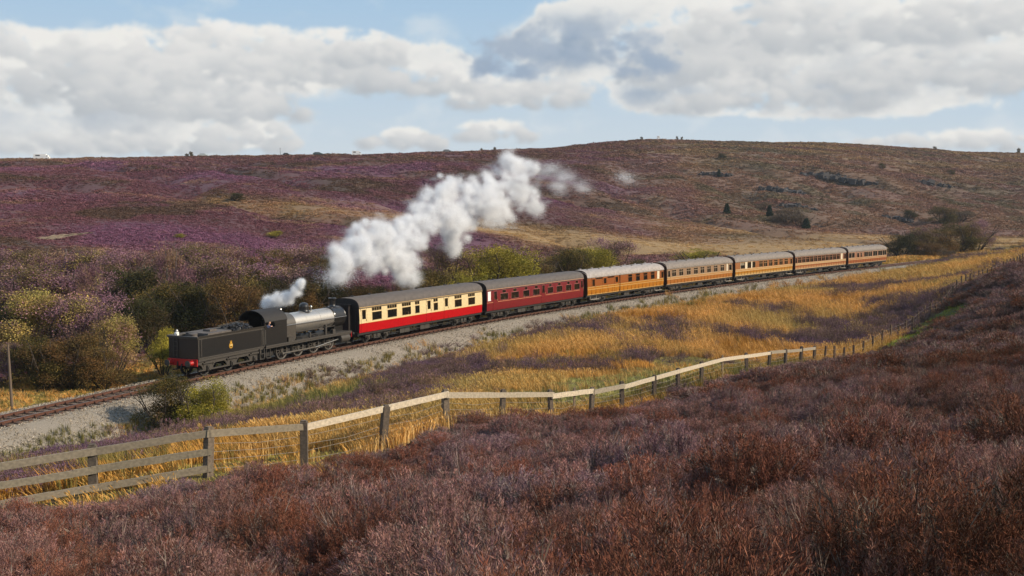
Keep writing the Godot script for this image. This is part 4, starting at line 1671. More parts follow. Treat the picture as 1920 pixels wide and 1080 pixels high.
	for z in rows:
		var n: int = 8 if not teak else 7
		for i in n:
			var e := part("roof_vent", vent, M.dark_iron if not teak else d.roof_mat, roof)
			e.position = Vector3(lerpf(-h + 1.6, h - 1.6, i / (n - 1.0)), 3.76 if not teak else 3.8, z)
	b = MB.new()
	b.ends(x0, x1, low, low + 0.06, -1.3, 1.3)
	for i in int(d.L / 1.9):
		var x := x0 + 1.6 + i * 1.9
		if x > x1 - 1.2:
			break
		for z in [-0.85, 0.85]:
			b.ends(x - 0.07, x + 0.07, low + 0.06, low + 1.15, z - 0.42, z + 0.42)
			b.ends(x - 0.5, x + 0.5, low + 0.35, low + 0.5, z - 0.42, z + 0.42)
	b.ends(-0.03, 0.03, low, 3.05, -1.3, 1.3)
	part("seating", b.done(), M.inside, o)
	# underneath
	b = MB.new()
	for sg in [-1.0, 1.0]:
		b.ends(x0, x1, low - 0.2, low - 0.01, 1.2 * sg, 1.28 * sg)
		if teak:
			for x in [-2.1, 2.1]:
				b.ends(x - 0.05, x + 0.05, 0.4, low - 0.15, 1.12 * sg, 1.2 * sg)
				b.tube(Vector3(x, 0.42, 1.16 * sg), Vector3(signf(x) * 5.2, low - 0.14, 1.16 * sg), 0.06, 0.06, 6)
			b.tube(Vector3(-2.1, 0.42, 1.16 * sg), Vector3(2.1, 0.42, 1.16 * sg), 0.06, 0.06, 6)
		else:
			b.ends(-5.0, 5.0, 0.5, 0.56, 1.0 * sg, 1.06 * sg)
			for x in [-4.9, -1.6, 1.6, 4.9]:
				b.ends(x - 0.04, x + 0.04, 0.5, low - 0.15, 1.0 * sg, 1.06 * sg)
	for x in [x0, x1]:
		b.ends(x - 0.06, x + 0.06, low - 0.3, low - 0.01, -1.25, 1.25)
	b.ends(x0 + 0.3, x1 - 0.3, low - 0.16, low - 0.04, -0.3, 0.3)
	part("underframe", b.done(), M.dark_iron, o)
	for sg in [-1.0, 1.0]:
		for q in (2 if not teak else 1):
			b = MB.new()
			var w: float = 0.75 if not teak else 0.6
			b.ends(-w, w, 0.36, low - 0.12, 0.72 * sg, 1.14 * sg)
			b.ends(-w - 0.02, w + 0.02, low - 0.2, low - 0.15, 0.7 * sg, 1.17 * sg)
			b.ends(-0.02, 0.02, 0.4, low - 0.2, 1.14 * sg, 1.16 * sg)
			var bx := part("battery_box", b.done(), M.iron, o)
			bx.position.x = (0.2 if q == 0 else -3.0) * sg
	for x in [-h + 3.0, h - 3.0]:
		bogie(o, x, teak)
	for x in [-1.0, 1.0]:
		for z in [-0.86, 0.86]:
			b = MB.new()
			b.lathe(Vector3.ZERO, Vector3(x, 0, 0), [[0.0, 0.12], [0.22, 0.1], [0.22, 0.07], [0.36, 0.06], [0.37, 0.22], [0.4, 0.21], [0.41, 0.0]], 12)
			var bf := part("buffer", b.done(), M.dark_iron, o)
			bf.position = Vector3(x * (h - 0.05), 0.98, z)
		b = MB.new()
		b.ends((h - 0.1) * x, (h + 0.36) * x, low + 0.1, 3.3, -0.62, -0.5)
		b.ends((h - 0.1) * x, (h + 0.36) * x, low + 0.1, 3.3, 0.5, 0.62)
		b.ends((h - 0.1) * x, (h + 0.36) * x, 3.18, 3.3, -0.62, 0.62)
		b.ends((h - 0.1) * x, (h + 0.02) * x, low, 3.2, -0.5, 0.5)
		for q in 4:
			b.ends((h + q * 0.09) * x, (h + 0.05 + q * 0.09) * x, low + 0.06, 3.35, -0.67, 0.67) if q == 0 else b.ends((h + q * 0.09) * x, (h + 0.03 + q * 0.09) * x, 3.16, 3.35, -0.67, 0.67)
		part("gangway", b.done(), M.end_black, o)
	if d.has("steps"):
		for x in d.steps:
			b = MB.new()
			b.ends(-0.9, 0.9, 0.52, 0.56, 1.28, 1.52)
			for q in [-0.7, 0.7]:
				b.ends(q - 0.02, q + 0.02, 0.54, 0.9, 1.26, 1.3)
			var st := part("step_board", b.done(), M.step, o)
			st.position.x = x - h
	return o


func make_coaches() -> void:
	make_running_gear()
	var cream := lin(232, 208, 158)
	var crimson := lin(186, 20, 22)
	var c1 := {"L": 20.0, "teak": false, "bands": [[1.76, crimson], [9.0, cream]], "frame": lin(190, 165, 120), "line": lin(216, 178, 110), "end_mat": M.end_black, "roof_mat": M.roof_dark, "windows": [], "doors": [[0.32, 1.1, 0.46, 0.96, 2.1, 2.85], [10.1, 10.9, 10.24, 10.74, 2.1, 2.85], [13.02, 13.8, 13.16, 13.66, 2.1, 2.85]]}
	for w in [[1.87, 3.19, 3], [4.08, 5.42, 3], [6.26, 7.57, 3], [8.28, 8.94, 1], [11.27, 11.94, 1], [14.88, 16.08, 3], [17.31, 18.52, 3]]:
		c1.windows.append([w[0], w[1], 1.92, 2.57])
		c1.windows.append([w[0], w[1], 2.69, 2.95, w[2]])
	coach("crimson and cream coach with dark roof, first behind the locomotive", 0.0, c1)
	var maroon := lin(122, 34, 42)
	var c2 := {"L": 20.0, "teak": false, "bands": [[1.8, maroon], [9.0, maroon]], "frame": lin(176, 110, 104), "line": lin(210, 150, 110), "end_mat": M.end_black, "roof_mat": M.roof_dark, "windows": [], "doors": [[1.24, 2.05, 1.4, 1.9, 2.05, 2.85], [10.6, 11.4, 10.75, 11.25, 2.05, 2.85], [19.12, 19.84, 19.3, 19.72, 2.05, 2.85]]}
	for w in [[2.55, 3.97], [4.6, 6.03], [6.9, 8.1], [8.87, 10.21], [11.9, 13.05], [13.81, 15.03], [15.86, 17.05], [17.77, 18.98]]:
		c2.windows.append([w[0], w[1], 1.93, 2.56])
		c2.windows.append([lerpf(w[0], w[1], 0.28), lerpf(w[0], w[1], 0.72), 2.62, 2.9])
	var o2 := coach("maroon coach with dark roof, second behind the locomotive", 20.75, c2)
	var b := MB.new()
	b.ends(-9.72, -9.22, 2.02, 2.84, 1.385, 1.402)
	b.ends(-9.76, -9.18, 1.98, 2.02, 1.38, 1.41)
	b.ends(-9.76, -9.18, 2.84, 2.88, 1.37, 1.4)
	part("frosted_window", b.done(), M.white, o2)
	var gold := lin(224, 186, 118)
	var t_hi := lin(166, 92, 34)
	var t_lo := lin(200, 126, 38)
	var c3 := {"L": 19.0, "teak": true, "bands": [[1.95, t_lo], [9.0, t_hi]], "frame": lin(150, 90, 44), "line": gold, "end_mat": M.end_teak, "roof_mat": M.roof_grey, "steps": [1.6, 17.4], "windows": [[1.95, 3.48, 2.78, 2.93], [4.76, 6.19, 2.78, 2.93], [9.65, 10.59, 2.05, 2.9, 0, 2.62], [11.6, 12.54, 2.05, 2.9, 0, 2.62], [13.55, 14.49, 2.05, 2.9, 0, 2.62], [15.45, 16.4, 2.05, 2.9, 0, 2.62]], "doors": [[1.05, 1.85, 1.2, 1.7, 2.05, 2.8], [3.55, 4.6, 3.8, 4.35, 2.2, 2.8], [6.3, 7.35, 6.55, 7.1, 2.2, 2.8], [18.2, 18.9, 18.3, 18.8, 2.05, 2.8]]}
	var o3 := coach("amber teak brake coach with plain panelled left half, third coach", 41.5, c3)
	b = MB.new()
	b.col = lin(236, 224, 196)
	b.ends(7.62, 8.2, 1.98, 2.94, 1.36, 1.412)
	part("pale_panel", b.done(), M.paint, o3)
	b = MB.new()
	b.col = lin(60, 34, 18)
	b.ends(-1.98, -1.86, 1.06, 3.0, 1.37, 1.43)
	part("door_post", b.done(), M.paint, o3)
	var c4 := {"L": 19.0, "teak": true, "bands": [[1.72, lin(190, 118, 52)], [1.95, lin(206, 150, 92)], [9.0, lin(172, 138, 106)]], "frame": lin(190, 166, 138), "line": lin(226, 196, 150), "end_mat": M.end_teak, "roof_mat": M.roof_brown, "steps": [17.6], "windows": [], "doors": [[0.25, 1.0, 0.36, 0.88, 2.05, 2.8], [17.72, 18.7, 17.85, 18.6, 2.05, 2.8]]}
	for x in [1.42, 3.35, 5.4, 7.41, 9.28, 11.2, 13.2, 15.2]:
		c4.windows.append([x, x + 1.05, 2.05, 2.86, 1, 2.6])
	var o4 := coach("teak coach with pale brown window strip, fourth coach", 61.25, c4)
	b = MB.new()
	b.col = lin(230, 214, 186)
	b.ends(7.5, 7.95, 1.98, 2.94, 1.36, 1.412)
	part("pale_panel", b.done(), M.paint, o4)
	var c5 := {"L": 19.0, "teak": true, "bands": [[1.35, lin(214, 170, 100)], [1.7, lin(198, 132, 40)], [1.95, lin(214, 160, 96)], [9.0, lin(176, 112, 62)]], "frame": lin(190, 150, 104), "line": lin(240, 214, 166), "end_mat": M.end_teak, "roof_mat": M.roof_brown, "steps": [1.5, 17.6], "windows": [[1.69, 3.0, 2.05, 2.88], [3.75, 4.9, 2.05, 2.88], [5.3, 6.26, 2.05, 2.88]], "doors": [[18.0, 18.75, 18.1, 18.65, 2.05, 2.8]]}
	for x in [7.53, 9.02, 10.74, 12.49, 14.25, 16.03]:
		c5.windows.append([x, x + 1.1, 2.05, 2.88, 1, 2.6])
	var o5 := coach("teak buffet coach with broad pale panels at its left, fifth coach", 81.0, c5)
	b = MB.new()
	b.col = lin(238, 222, 192)
	for w in [[-7.9, -7.85], [-6.45, -5.8], [-4.55, -4.25]]:
		b.ends(w[0], w[1], 1.98, 2.94, 1.36, 1.412)
	b.ends(-7.75, -6.5, 2.5, 2.86, 1.3, 1.32)
	part("pale_panel", b.done(), M.paint, o5)
	var c6 := {"L": 19.0, "teak": true, "bands": [[1.4, lin(206, 150, 104)], [1.68, lin(176, 104, 56)], [1.95, lin(216, 172, 120)], [9.0, lin(158, 106, 76)]], "frame": lin(160, 118, 84), "line": lin(238, 212, 168), "end_mat": M.end_teak, "roof_mat": M.roof_brown, "steps": [1.4, 17.8], "windows": [], "doors": [[0.1, 0.75, 0.2, 0.65, 2.05, 2.8], [18.1, 18.85, 18.2, 18.75, 2.05, 2.8]]}
	for i in 11:
		c6.windows.append([1.06 + i * 1.42, 2.16 + i * 1.42, 2.05, 2.86, 1, 2.6])
	var o6 := coach("teak coach with eleven close windows, sixth coach", 100.75, c6)
	b = MB.new()
	b.col = lin(238, 222, 192)
	b.ends(7.3, 8.0, 1.98, 2.94, 1.36, 1.412)
	part("pale_panel", b.done(), M.paint, o6)
	var c7 := {"L": 16.0, "teak": true, "bands": [[1.65, lin(178, 104, 60)], [1.95, lin(200, 140, 92)], [9.0, lin(180, 126, 92)]], "frame": lin(204, 178, 148), "line": lin(232, 204, 160), "end_mat": M.end_teak, "roof_mat": M.roof_brown, "windows": [[0.3, 1.3, 2.05, 2.86], [1.5, 2.5, 2.05, 2.86], [6.4, 7.9, 2.05, 2.86, 1], [8.1, 9.6, 2.05, 2.86, 1], [10.1, 11.8, 2.05, 2.86, 1], [12.2, 13.9, 2.05, 2.86, 1], [14.1, 15.7, 2.05, 2.86, 1]], "doors": [[3.4, 4.4, 3.55, 4.25, 2.05, 2.8], [4.85, 5.5, 4.95, 5.4, 2.05, 2.8]]}
	coach("short observation coach with large end windows, last of the train", 120.5, c7)


# ---------- the locomotive ----------
func spoked_wheel(r: float, spokes: int) -> ArrayMesh:
	var b := MB.new()
	for sg in [-1.0, 1.0]:
		var ax := Vector3(0, 0, sg)
		b.lathe(Vector3(0, 0, sg * 0.68), ax, [[0.0, r - 0.13], [0.0, r + 0.03], [0.03, r + 0.03], [0.045, r], [0.14, r - 0.01], [0.14, r - 0.07], [0.11, r - 0.13], [0.0, r - 0.13]], 28)
		b.lathe(Vector3(0, 0, sg * 0.68), ax, [[0.0, 0.0], [0.0, 0.15], [0.17, 0.13], [0.17, 0.0]], 14)
		for i in spokes:
			var a := TAU * i / spokes
			var d := Vector3(cos(a), sin(a), 0)
			b.tube(Vector3(0, 0, sg * 0.75) + d * 0.12, Vector3(0, 0, sg * 0.75) + d * (r - 0.1), 0.04, 0.03, 5, false)
	b.tube(Vector3(0, 0, -0.7), Vector3(0, 0, 0.7), 0.09, 0.09, 8, false)
	return b.done()


func make_locomotive() -> void:
	var place := seat(-6.35, 3.0)
	var o := thing("steam_locomotive", "black steam locomotive with silvery boiler, running cab first behind its tender", "locomotive", place[0], place[1])
	var X := 6.35  # s + X is the local x
	var b := MB.new()
	b.ends(-11.9 + X, -1.0 + X, 1.25, 1.31, -1.26, 1.26)
	for sg in [-1.0, 1.0]:
		b.ends(-11.9 + X, -1.0 + X, 1.1, 1.28, 1.22 * sg, 1.25 * sg)
		b.ends(-11.9 + X, -1.0 + X, 1.22, 1.33, 1.24 * sg, 1.29 * sg)
	part("running_board", b.done(), M.iron, o)
	b = MB.new()
	for sg in [-1.0, 1.0]:
		b.ends(-11.6 + X, -0.95 + X, 0.42, 1.24, 0.58 * sg, 0.62 * sg)
	b.ends(-9.0 + X, -2.0 + X, 0.5, 0.95, -0.5, 0.5)
	b.ends(-10.5 + X, -7.9 + X, 0.75, 1.24, -0.5, 0.5)
	part("frames", b.done(), M.dark_iron, o)
	# boiler along the line
	b = MB.new()
	b.lathe(Vector3(-7.85 + X, 2.47, 0), Vector3.RIGHT, [[0.0, 0.8], [1.6, 0.8], [1.6, 0.81], [1.66, 0.81], [1.66, 0.8], [3.4, 0.79], [3.4, 0.805], [3.46, 0.805], [3.46, 0.79], [5.25, 0.78]], 40)
	part("boiler", b.done(), M.boiler, o)
	b = MB.new()
	b.lathe(Vector3(-2.62 + X, 2.47, 0), Vector3.RIGHT, [[0.0, 0.0], [0.0, 0.84], [0.05, 0.86], [0.08, 0.84], [1.42, 0.84], [1.48, 0.86], [1.52, 0.84], [1.54, 0.7], [1.62, 0.5], [1.66, 0.0]], 40)
	b.ends(-2.4 + X, -1.2 + X, 1.3, 1.75, -0.55, 0.55)
	part("smokebox", b.done(), M.black, o)
	b = MB.new()
	var rows := PackedVector2Array()
	for i in 21:
		var a := -0.06 + (PI + 0.12) * i / 20.0
		rows.append(Vector2(cos(a) * 0.9, 2.44 + sin(a) * 0.9))
	rows.insert(0, Vector2(0.86, 1.3))
	rows.append(Vector2(-0.86, 1.3))
	b.extrude(rows, -9.7 + X, -7.8 + X)
	b.gable(rows, -7.8 + X, 1.3, Vector3.RIGHT)
	for y in [1.8, 2.3]:
		for x in [-9.3, -8.8, -8.3]:
			b.tube(Vector3(x + X, y, 0.87), Vector3(x + X, y, 0.9), 0.03, 0.03, 6)
	part("firebox", b.done(), M.cladding, o)
	# chimney and dome
	b = MB.new()
	b.lathe(Vector3(-1.8 + X, 3.22, 0), Vector3.UP, [[0.0, 0.46], [0.06, 0.36], [0.14, 0.28], [0.24, 0.25], [0.55, 0.26], [0.64, 0.29], [0.67, 0.34], [0.74, 0.34], [0.78, 0.29], [0.78, 0.2], [0.4, 0.18]], 24)
	part("chimney", b.done(), M.black, o)
	b = MB.new()
	b.lathe(Vector3(-5.6 + X, 3.2, 0), Vector3.UP, [[0.0, 0.5], [0.06, 0.42], [0.16, 0.39], [0.42, 0.38], [0.56, 0.35], [0.66, 0.26], [0.72, 0.12], [0.74, 0.0]], 24)
	part("dome", b.done(), M.black, o)
	for x in [-8.9, -8.5]:
		b = MB.new()
		b.lathe(Vector3(x + X, 3.3, 0), Vector3.UP, [[0.0, 0.12], [0.05, 0.09], [0.3, 0.08], [0.32, 0.1], [0.4, 0.07], [0.42, 0.0]], 12)
		part("safety_valve", b.done(), M.steel, o)
	b = MB.new()
	b.tube(Vector3(-4.9 + X, 3.2, 0.16), Vector3(-4.9 + X, 3.5, 0.16), 0.07, 0.05, 8)
	b.lathe(Vector3(-4.9 + X, 3.5, 0.16), Vector3.UP, [[0.0, 0.05], [0.05, 0.1], [0.12, 0.08], [0.16, 0.0]], 10)
	part("clack_valve", b.done(), M.steel, o)
	b = MB.new()
	for sg in [-1.0, 1.0]:
		b.tube(Vector3(-9.3 + X, 2.52, 0.95 * sg), Vector3(-1.2 + X, 2.52, 0.95 * sg), 0.026, 0.026, 8)
		for x in [-8.6, -7.0, -5.2, -3.4, -1.7]:
			b.tube(Vector3(x + X, 2.5, 0.76 * sg), Vector3(x + X, 2.52, 0.96 * sg), 0.022, 0.03, 6)
	part("handrail", b.done(), M.steel, o)
	# cab
	b = MB.new()
	for sg in [-1.0, 1.0]:
		var z0: float = 1.17 * sg
		var z1: float = 1.2 * sg
		b.ends(-11.92 + X, -9.33 + X, 1.31, 2.62, z0, z1)
		b.ends(-10.7 + X, -9.33 + X, 2.62, 3.08, z0, z1)
		for i in 6:  # the rounded cut above the cab side
			var a := PI / 2 * i / 6.0
			b.ends(-11.92 + X, -11.88 + X + 0.28 * (1.0 - sin(a)), 2.62 + i * 0.077, 2.7 + i * 0.077, z0 + 0.002 * sg, z1 - 0.002 * sg)
			b.ends(-10.72 + X - 0.25 * (1.0 - cos(a)), -10.7 + X, 2.62 + i * 0.077, 2.7 + i * 0.077, z0 + 0.002 * sg, z1 - 0.002 * sg)
		b.ends(-11.93 + X, -9.32 + X, 2.6, 2.645, 1.2 * sg, 1.225 * sg)
		b.ends(-11.95 + X, -11.9 + X, 1.31, 2.62, 1.2 * sg, 1.23 * sg)
	b.ends(-9.36 + X, -9.33 + X, 1.31, 3.1, 0.86, 1.2)
	b.ends(-9.36 + X, -9.33 + X, 1.31, 3.1, -1.2, -0.86)
	b.ends(-9.37 + X, -9.35 + X, 3.06, 3.5, -0.95, 0.95)
	part("cab_side", b.done(), M.black, o)
	b = MB.new()
	var arc := PackedVector2Array()
	for i in 15:
		var a := 0.12 + (PI - 0.24) * i / 14.0
		arc.append(Vector2(cos(a) * 1.24, 2.93 + sin(a) * 0.92))
	b.extrude(arc, -11.9 + X, -9.3 + X)
	var under := PackedVector2Array()
	for p in arc:
		under.append(Vector2(p.x * 0.97, p.y - 0.04))
	b.extrude(under, -11.88 + X, -9.32 + X)
	for i in arc.size() - 1:
		var e := Vector3(-1, 0, 0)
		b.quad(Vector3(-11.9 + X, arc[i].y, arc[i].x), Vector3(-11.9 + X, arc[i + 1].y, arc[i + 1].x), Vector3(-11.89 + X, under[i + 1].y, under[i + 1].x), Vector3(-11.89 + X, under[i].y, under[i].x), e)
	b.gable(arc, -9.34 + X, 3.0, Vector3.RIGHT)
	part("cab_roof", b.done(), M.dark_iron, o)
	b = MB.new()
	b.ends(-11.8 + X, -9.4 + X, 1.31, 1.36, -1.15, 1.15)
	b.lathe(Vector3(-9.75 + X, 2.3, 0), Vector3.LEFT, [[0.0, 0.8], [0.12, 0.78], [0.14, 0.0]], 20)
	for k in 6:
		b.tube(Vector3(-9.9 + X, 2.5 + 0.1 * (k % 3), -0.5 + 0.2 * k), Vector3(-10.05 + X, 2.5 + 0.1 * (k % 3), -0.5 + 0.2 * k), 0.07, 0.07, 8)
	part("backhead", b.done(), M.dark_iron, o)
	# wheels, rods
	var w := spoked_wheel(0.7, 12)
	for s in [-9.5, -7.5, -5.5, -3.5]:
		var e := part("driving_wheel", w, M.iron, o)
		e.position = Vector3(s + X, 0.7, 0)
		e.rotation.z = s
	b = MB.new()
	for sg in [-1.0, 1.0]:
		b.ends(-9.6 + X, -3.4 + X, 0.44, 0.54, 0.9 * sg, 0.95 * sg)
		for s in [-9.5, -7.5, -5.5, -3.5]:
			b.tube(Vector3(s + X, 0.49, 0.84 * sg), Vector3(s + X, 0.49, 0.99 * sg), 0.1, 0.1, 10)
		b.tube(Vector3(-5.5 + X, 0.49, 1.0 * sg), Vector3(-2.5 + X, 0.78, 1.0 * sg), 0.055, 0.05, 6)
	part("coupling_rod", b.done(), M.steel, o)
	for sg in [-1.0, 1.0]:
		b = MB.new()
		b.lathe(Vector3(-2.35 + X, 0.8, 1.0 * sg), Vector3.RIGHT, [[-0.06, 0.0], [-0.06, 0.3], [0.0, 0.34], [1.1, 0.34], [1.16, 0.3], [1.18, 0.0]], 18)
		part("cylinder", b.done(), M.iron, o)
		b = MB.new()
		for s in [-9.5, -7.5, -5.5, -3.5]:
			for i in 8:
				var a := 0.5 + (PI - 1.0) * i / 8.0
				var a2 := 0.5 + (PI - 1.0) * (i + 1) / 8.0
				var p := Vector3(s + X + cos(a) * 0.78, 0.72 + sin(a) * 0.78, 0)
				var q := Vector3(s + X + cos(a2) * 0.78, 0.72 + sin(a2) * 0.78, 0)
				if p.y < 1.3 or q.y < 1.3:
					continue
				b.quad(p + Vector3(0, 0, 0.63 * sg), q + Vector3(0, 0, 0.63 * sg), q + Vector3(0, 0, 0.95 * sg), p + Vector3(0, 0, 0.95 * sg), Vector3.UP)
				b.quad(p + Vector3(0, 0, 0.95 * sg), q + Vector3(0, 0, 0.95 * sg), Vector3(q.x, 1.3, 0.95 * sg), Vector3(p.x, 1.3, 0.95 * sg), Vector3(0, 0, sg))
		part("splasher", b.done(), M.black, o)
		b = MB.new()
		b.ends(-9.15 + X, -8.45 + X, 1.31, 1.62, 0.9 * sg, 1.2 * sg)
		b.ends(-9.18 + X, -8.42 + X, 1.62, 1.66, 0.88 * sg, 1.22 * sg)
		part("sandbox", b.done(), M.iron, o)
		b = MB.new()
		b.tube(Vector3(-6.3 + X, 1.31, 1.05 * sg), Vector3(-6.3 + X, 1.72, 1.05 * sg), 0.1, 0.09, 10)
		b.tube(Vector3(-6.3 + X, 1.6, 1.05 * sg), Vector3(-5.7 + X, 1.4, 1.05 * sg), 0.03, 0.03, 6)
		b.tube(Vector3(-4.2 + X, 1.31, 1.0 * sg), Vector3(-4.2 + X, 1.95, 1.0 * sg), 0.12, 0.12, 12)
		b.tube(Vector3(-4.2 + X, 2.0, 1.0 * sg), Vector3(-4.2 + X, 2.12, 1.0 * sg), 0.15, 0.13, 12)
		b.ends(-5.1 + X, -4.5 + X, 1.75, 1.88, 0.88 * sg, 1.08 * sg)
		b.tube(Vector3(-4.2 + X, 2.1, 1.0 * sg), Vector3(-2.7 + X, 2.2, 0.86 * sg), 0.035, 0.035, 6)
		b.ends(-3.4 + X, -3.05 + X, 1.31, 1.66, 0.9 * sg, 1.15 * sg)
		b.tube(Vector3(-7.6 + X, 1.9, 0.84 * sg), Vector3(-2.7 + X, 1.86, 0.84 * sg), 0.03, 0.03, 6)
		part("pipework", b.done(), M.iron, o)
		b = MB.new()
		b.ends(-1.15 + X, -1.1 + X, 0.35, 1.25, 1.05 * sg, 1.1 * sg)
		b.ends(-1.55 + X, -1.5 + X, 0.35, 1.25, 1.18 * sg, 1.22 * sg)
		b.ends(-1.6 + X, -1.05 + X, 0.35, 0.4, 1.0 * sg, 1.25 * sg)
		b.ends(-11.8 + X, -11.3 + X, 0.4, 0.44, 1.0 * sg, 1.28 * sg)
		b.ends(-11.8 + X, -11.75 + X, 0.4, 1.25, 1.15 * sg, 1.2 * sg)
		b.ends(-11.35 + X, -11.3 + X, 0.4, 1.25, 1.15 * sg, 1.2 * sg)
		part("cab_steps", b.done(), M.iron, o)
	b = MB.new()
	b.ends(-1.0 + X, -0.94 + X, 0.8, 1.28, -1.25, 1.25)
	part("buffer_beam", b.done(), M.red, o)


func make_tender() -> void:
	var place := seat(-15.7, 2.6)
	var o := thing("tender", "black tender with golden crest, red buffer beam and white lamp, leading the train", "tender", place[0], place[1])
	var X := 15.7
	var b := MB.new()
	for sg in [-1.0, 1.0]:
		b.ends(-19.25 + X, -12.15 + X, 1.28, 2.66, 1.19 * sg, 1.22 * sg)
	b.ends(-19.28 + X, -19.25 + X, 1.28, 2.66, -1.22, 1.22)
	b.ends(-12.17 + X, -12.14 + X, 1.28, 2.5, -1.22, 1.22)
	b.ends(-19.25 + X, -15.3 + X, 2.56, 2.6, -1.19, 1.19)
	b.ends(-15.32 + X, -15.28 + X, 1.6, 2.9, -1.0, 1.0)
	part("tank", b.done(), M.black, o)
	# flared top
	b = MB.new()
	var fl := PackedVector2Array([Vector2(1.22, 2.64), Vector2(1.25, 2.72), Vector2(1.33, 2.8), Vector2(1.34, 2.82), Vector2(1.27, 2.8), Vector2(1.2, 2.7)])
	b.extrude(fl, -19.3 + X, -12.15 + X)
	var fr := PackedVector2Array()
	for p in fl:
		fr.append(Vector2(-p.x, p.y))
	b.extrude(fr, -19.3 + X, -12.15 + X)
	b.ends(-19.4 + X, -19.25 + X, 2.7, 2.8, -1.3, 1.3)
	b.ends(-19.32 + X, -19.28 + X, 2.62, 2.72, -1.24, 1.24)
	part("coping", b.done(), M.iron, o)
	b = MB.new()
	for sg in [-1.0, 1.0]:
		var z0: float = 1.219 * sg
		var z1: float = 1.24 * sg
		b.ends(-19.2 + X, -12.2 + X, 1.28, 1.36, z0, z1)
		b.ends(-19.2 + X, -12.2 + X, 2.58, 2.64, z0, z1)
		b.ends(-18.95 + X, -18.89 + X, 1.36, 2.58, z0, z1)
		b.ends(-12.42 + X, -12.36 + X, 1.36, 2.58, z0, z1)
		b.ends(-12.16 + X, -12.08 + X, 1.28, 2.66, z0 - 0.03 * sg, z1)
		b.ends(-19.24 + X, -19.16 + X, 1.28, 2.64, z0 - 0.01 * sg, z1)
	part("beading", b.done(), M.iron, o)
	# water filler and tank top fittings
	b = MB.new()
	b.lathe(Vector3(-18.4 + X, 2.6, 0.1), Vector3.UP, [[0.0, 0.3], [0.2, 0.28], [0.22, 0.32], [0.28, 0.3], [0.3, 0.0]], 16)
	b.ends(-17.9 + X, -15.4 + X, 2.6, 2.86, -0.95, 0.95)
	b.ends(-16.9 + X, -16.2 + X, 2.86, 3.0, -0.3, 0.3)
	part("tank_top", b.done(), M.roof_dark, o)
	rng.seed = 5
	b = MB.new()
	for i in 330:
		var x := rng.randf_range(-15.4, -12.4)
		var z := rng.randf_range(-1.0, 1.0)
		var y := 2.5 + 0.42 * (1.0 - z * z) * smoothstep(-15.6, -14.4, x) * smoothstep(-12.2, -13.2, x) + rng.randf_range(-0.1, 0.1)
		var s := rng.randf_range(0.1, 0.24)
		b.box(Vector3(x + X, y, z), Vector3(s, s * 0.8, s * 1.1), Basis(unit(), rng.randf() * TAU))
	b.ends(-15.4 + X, -12.3 + X, 2.2, 2.42, -1.15, 1.15)
	part("coal", b.done(), M.coal, o)
	b = MB.new()
	b.tube(Vector3(-15.0 + X, 3.0, -0.6), Vector3(-12.3 + X, 3.1, -0.75), 0.03, 0.03, 6)
	b.tube(Vector3(-14.6 + X, 2.95, -0.4), Vector3(-12.2 + X, 3.05, -0.55), 0.025, 0.025, 6)
	b.ends(-12.6 + X, -12.15 + X, 2.5, 3.0, -1.15, -0.7)
	part("fire_irons", b.done(), M.iron, o)
	# frames with cut-outs between the wheels
	for sg in [-1.0, 1.0]:
		b = MB.new()
		b.ends(-19.2 + X, -12.1 + X, 1.1, 1.28, 1.14 * sg, 1.2 * sg)
		b.ends(-19.2 + X, -12.1 + X, 0.86, 1.1, 1.06 * sg, 1.1 * sg)
		for s in [-18.15, -15.65, -13.15]:
			b.ends(s - 0.45 + X, s + 0.45 + X, 0.5, 0.88, 1.06 * sg, 1.1 * sg)
			b.ends(s - 0.16 + X, s + 0.16 + X, 0.42, 0.76, 1.08 * sg, 1.22 * sg)
			b.ends(s - 0.6 + X, s + 0.6 + X, 0.9, 0.97, 1.1 * sg, 1.22 * sg)
			b.ends(s - 0.42 + X, s + 0.42 + X, 0.97, 1.03, 1.1 * sg, 1.22 * sg)
			b.tube(Vector3(s + X, 0.57, 1.2 * sg), Vector3(s + X, 0.57, 1.28 * sg), 0.13, 0.11, 10)
			for k in [-0.45, 0.45]:
				for i in 4:
					var e := (i + 0.5) / 4.0
					b.ends(s + k + signf(k) * 0.3 * e * e + X - 0.08, s + k + signf(k) * 0.3 * e * e + X + 0.08, 0.5 + i * 0.1, 0.61 + i * 0.1, 1.061 * sg, 1.099 * sg)
		for s in [-16.9, -14.4]:
			b.ends(s - 0.75 + X, s + 0.75 + X, 0.42, 0.52, 1.06 * sg, 1.1 * sg)
		b.ends(-19.1 + X, -12.2 + X, 0.42, 0.5, 1.062 * sg, 1.098 * sg)
		part("frame", b.done(), M.iron, o)
		b = MB.new()
		b.ends(-12.7 + X, -12.2 + X, 0.42, 0.46, 1.05 * sg, 1.3 * sg)
		b.ends(-12.7 + X, -12.2 + X, 0.8, 0.84, 1.1 * sg, 1.3 * sg)
		b.ends(-12.72 + X, -12.66 + X, 0.42, 1.2, 1.12 * sg, 1.3 * sg)
		b.ends(-12.24 + X, -12.18 + X, 0.42, 1.2, 1.12 * sg, 1.3 * sg)
		part("footstep", b.done(), M.iron, o)
	var w := spoked_wheel(0.57, 10)
	for s in [-18.15, -15.65, -13.15]:
		var e := part("wheelset", w, M.dark_iron, o)
		e.position = Vector3(s + X, 0.57, 0)
	b = MB.new()
	b.ends(-19.1 + X, -12.2 + X, 0.9, 1.2, -0.9, 0.9)
	part("drag_box", b.done(), M.dark_iron, o)
	b = MB.new()
	b.ends(-19.42 + X, -19.34 + X, 0.82, 1.28, -1.24, 1.24)
	part("buffer_beam", b.done(), M.red, o)
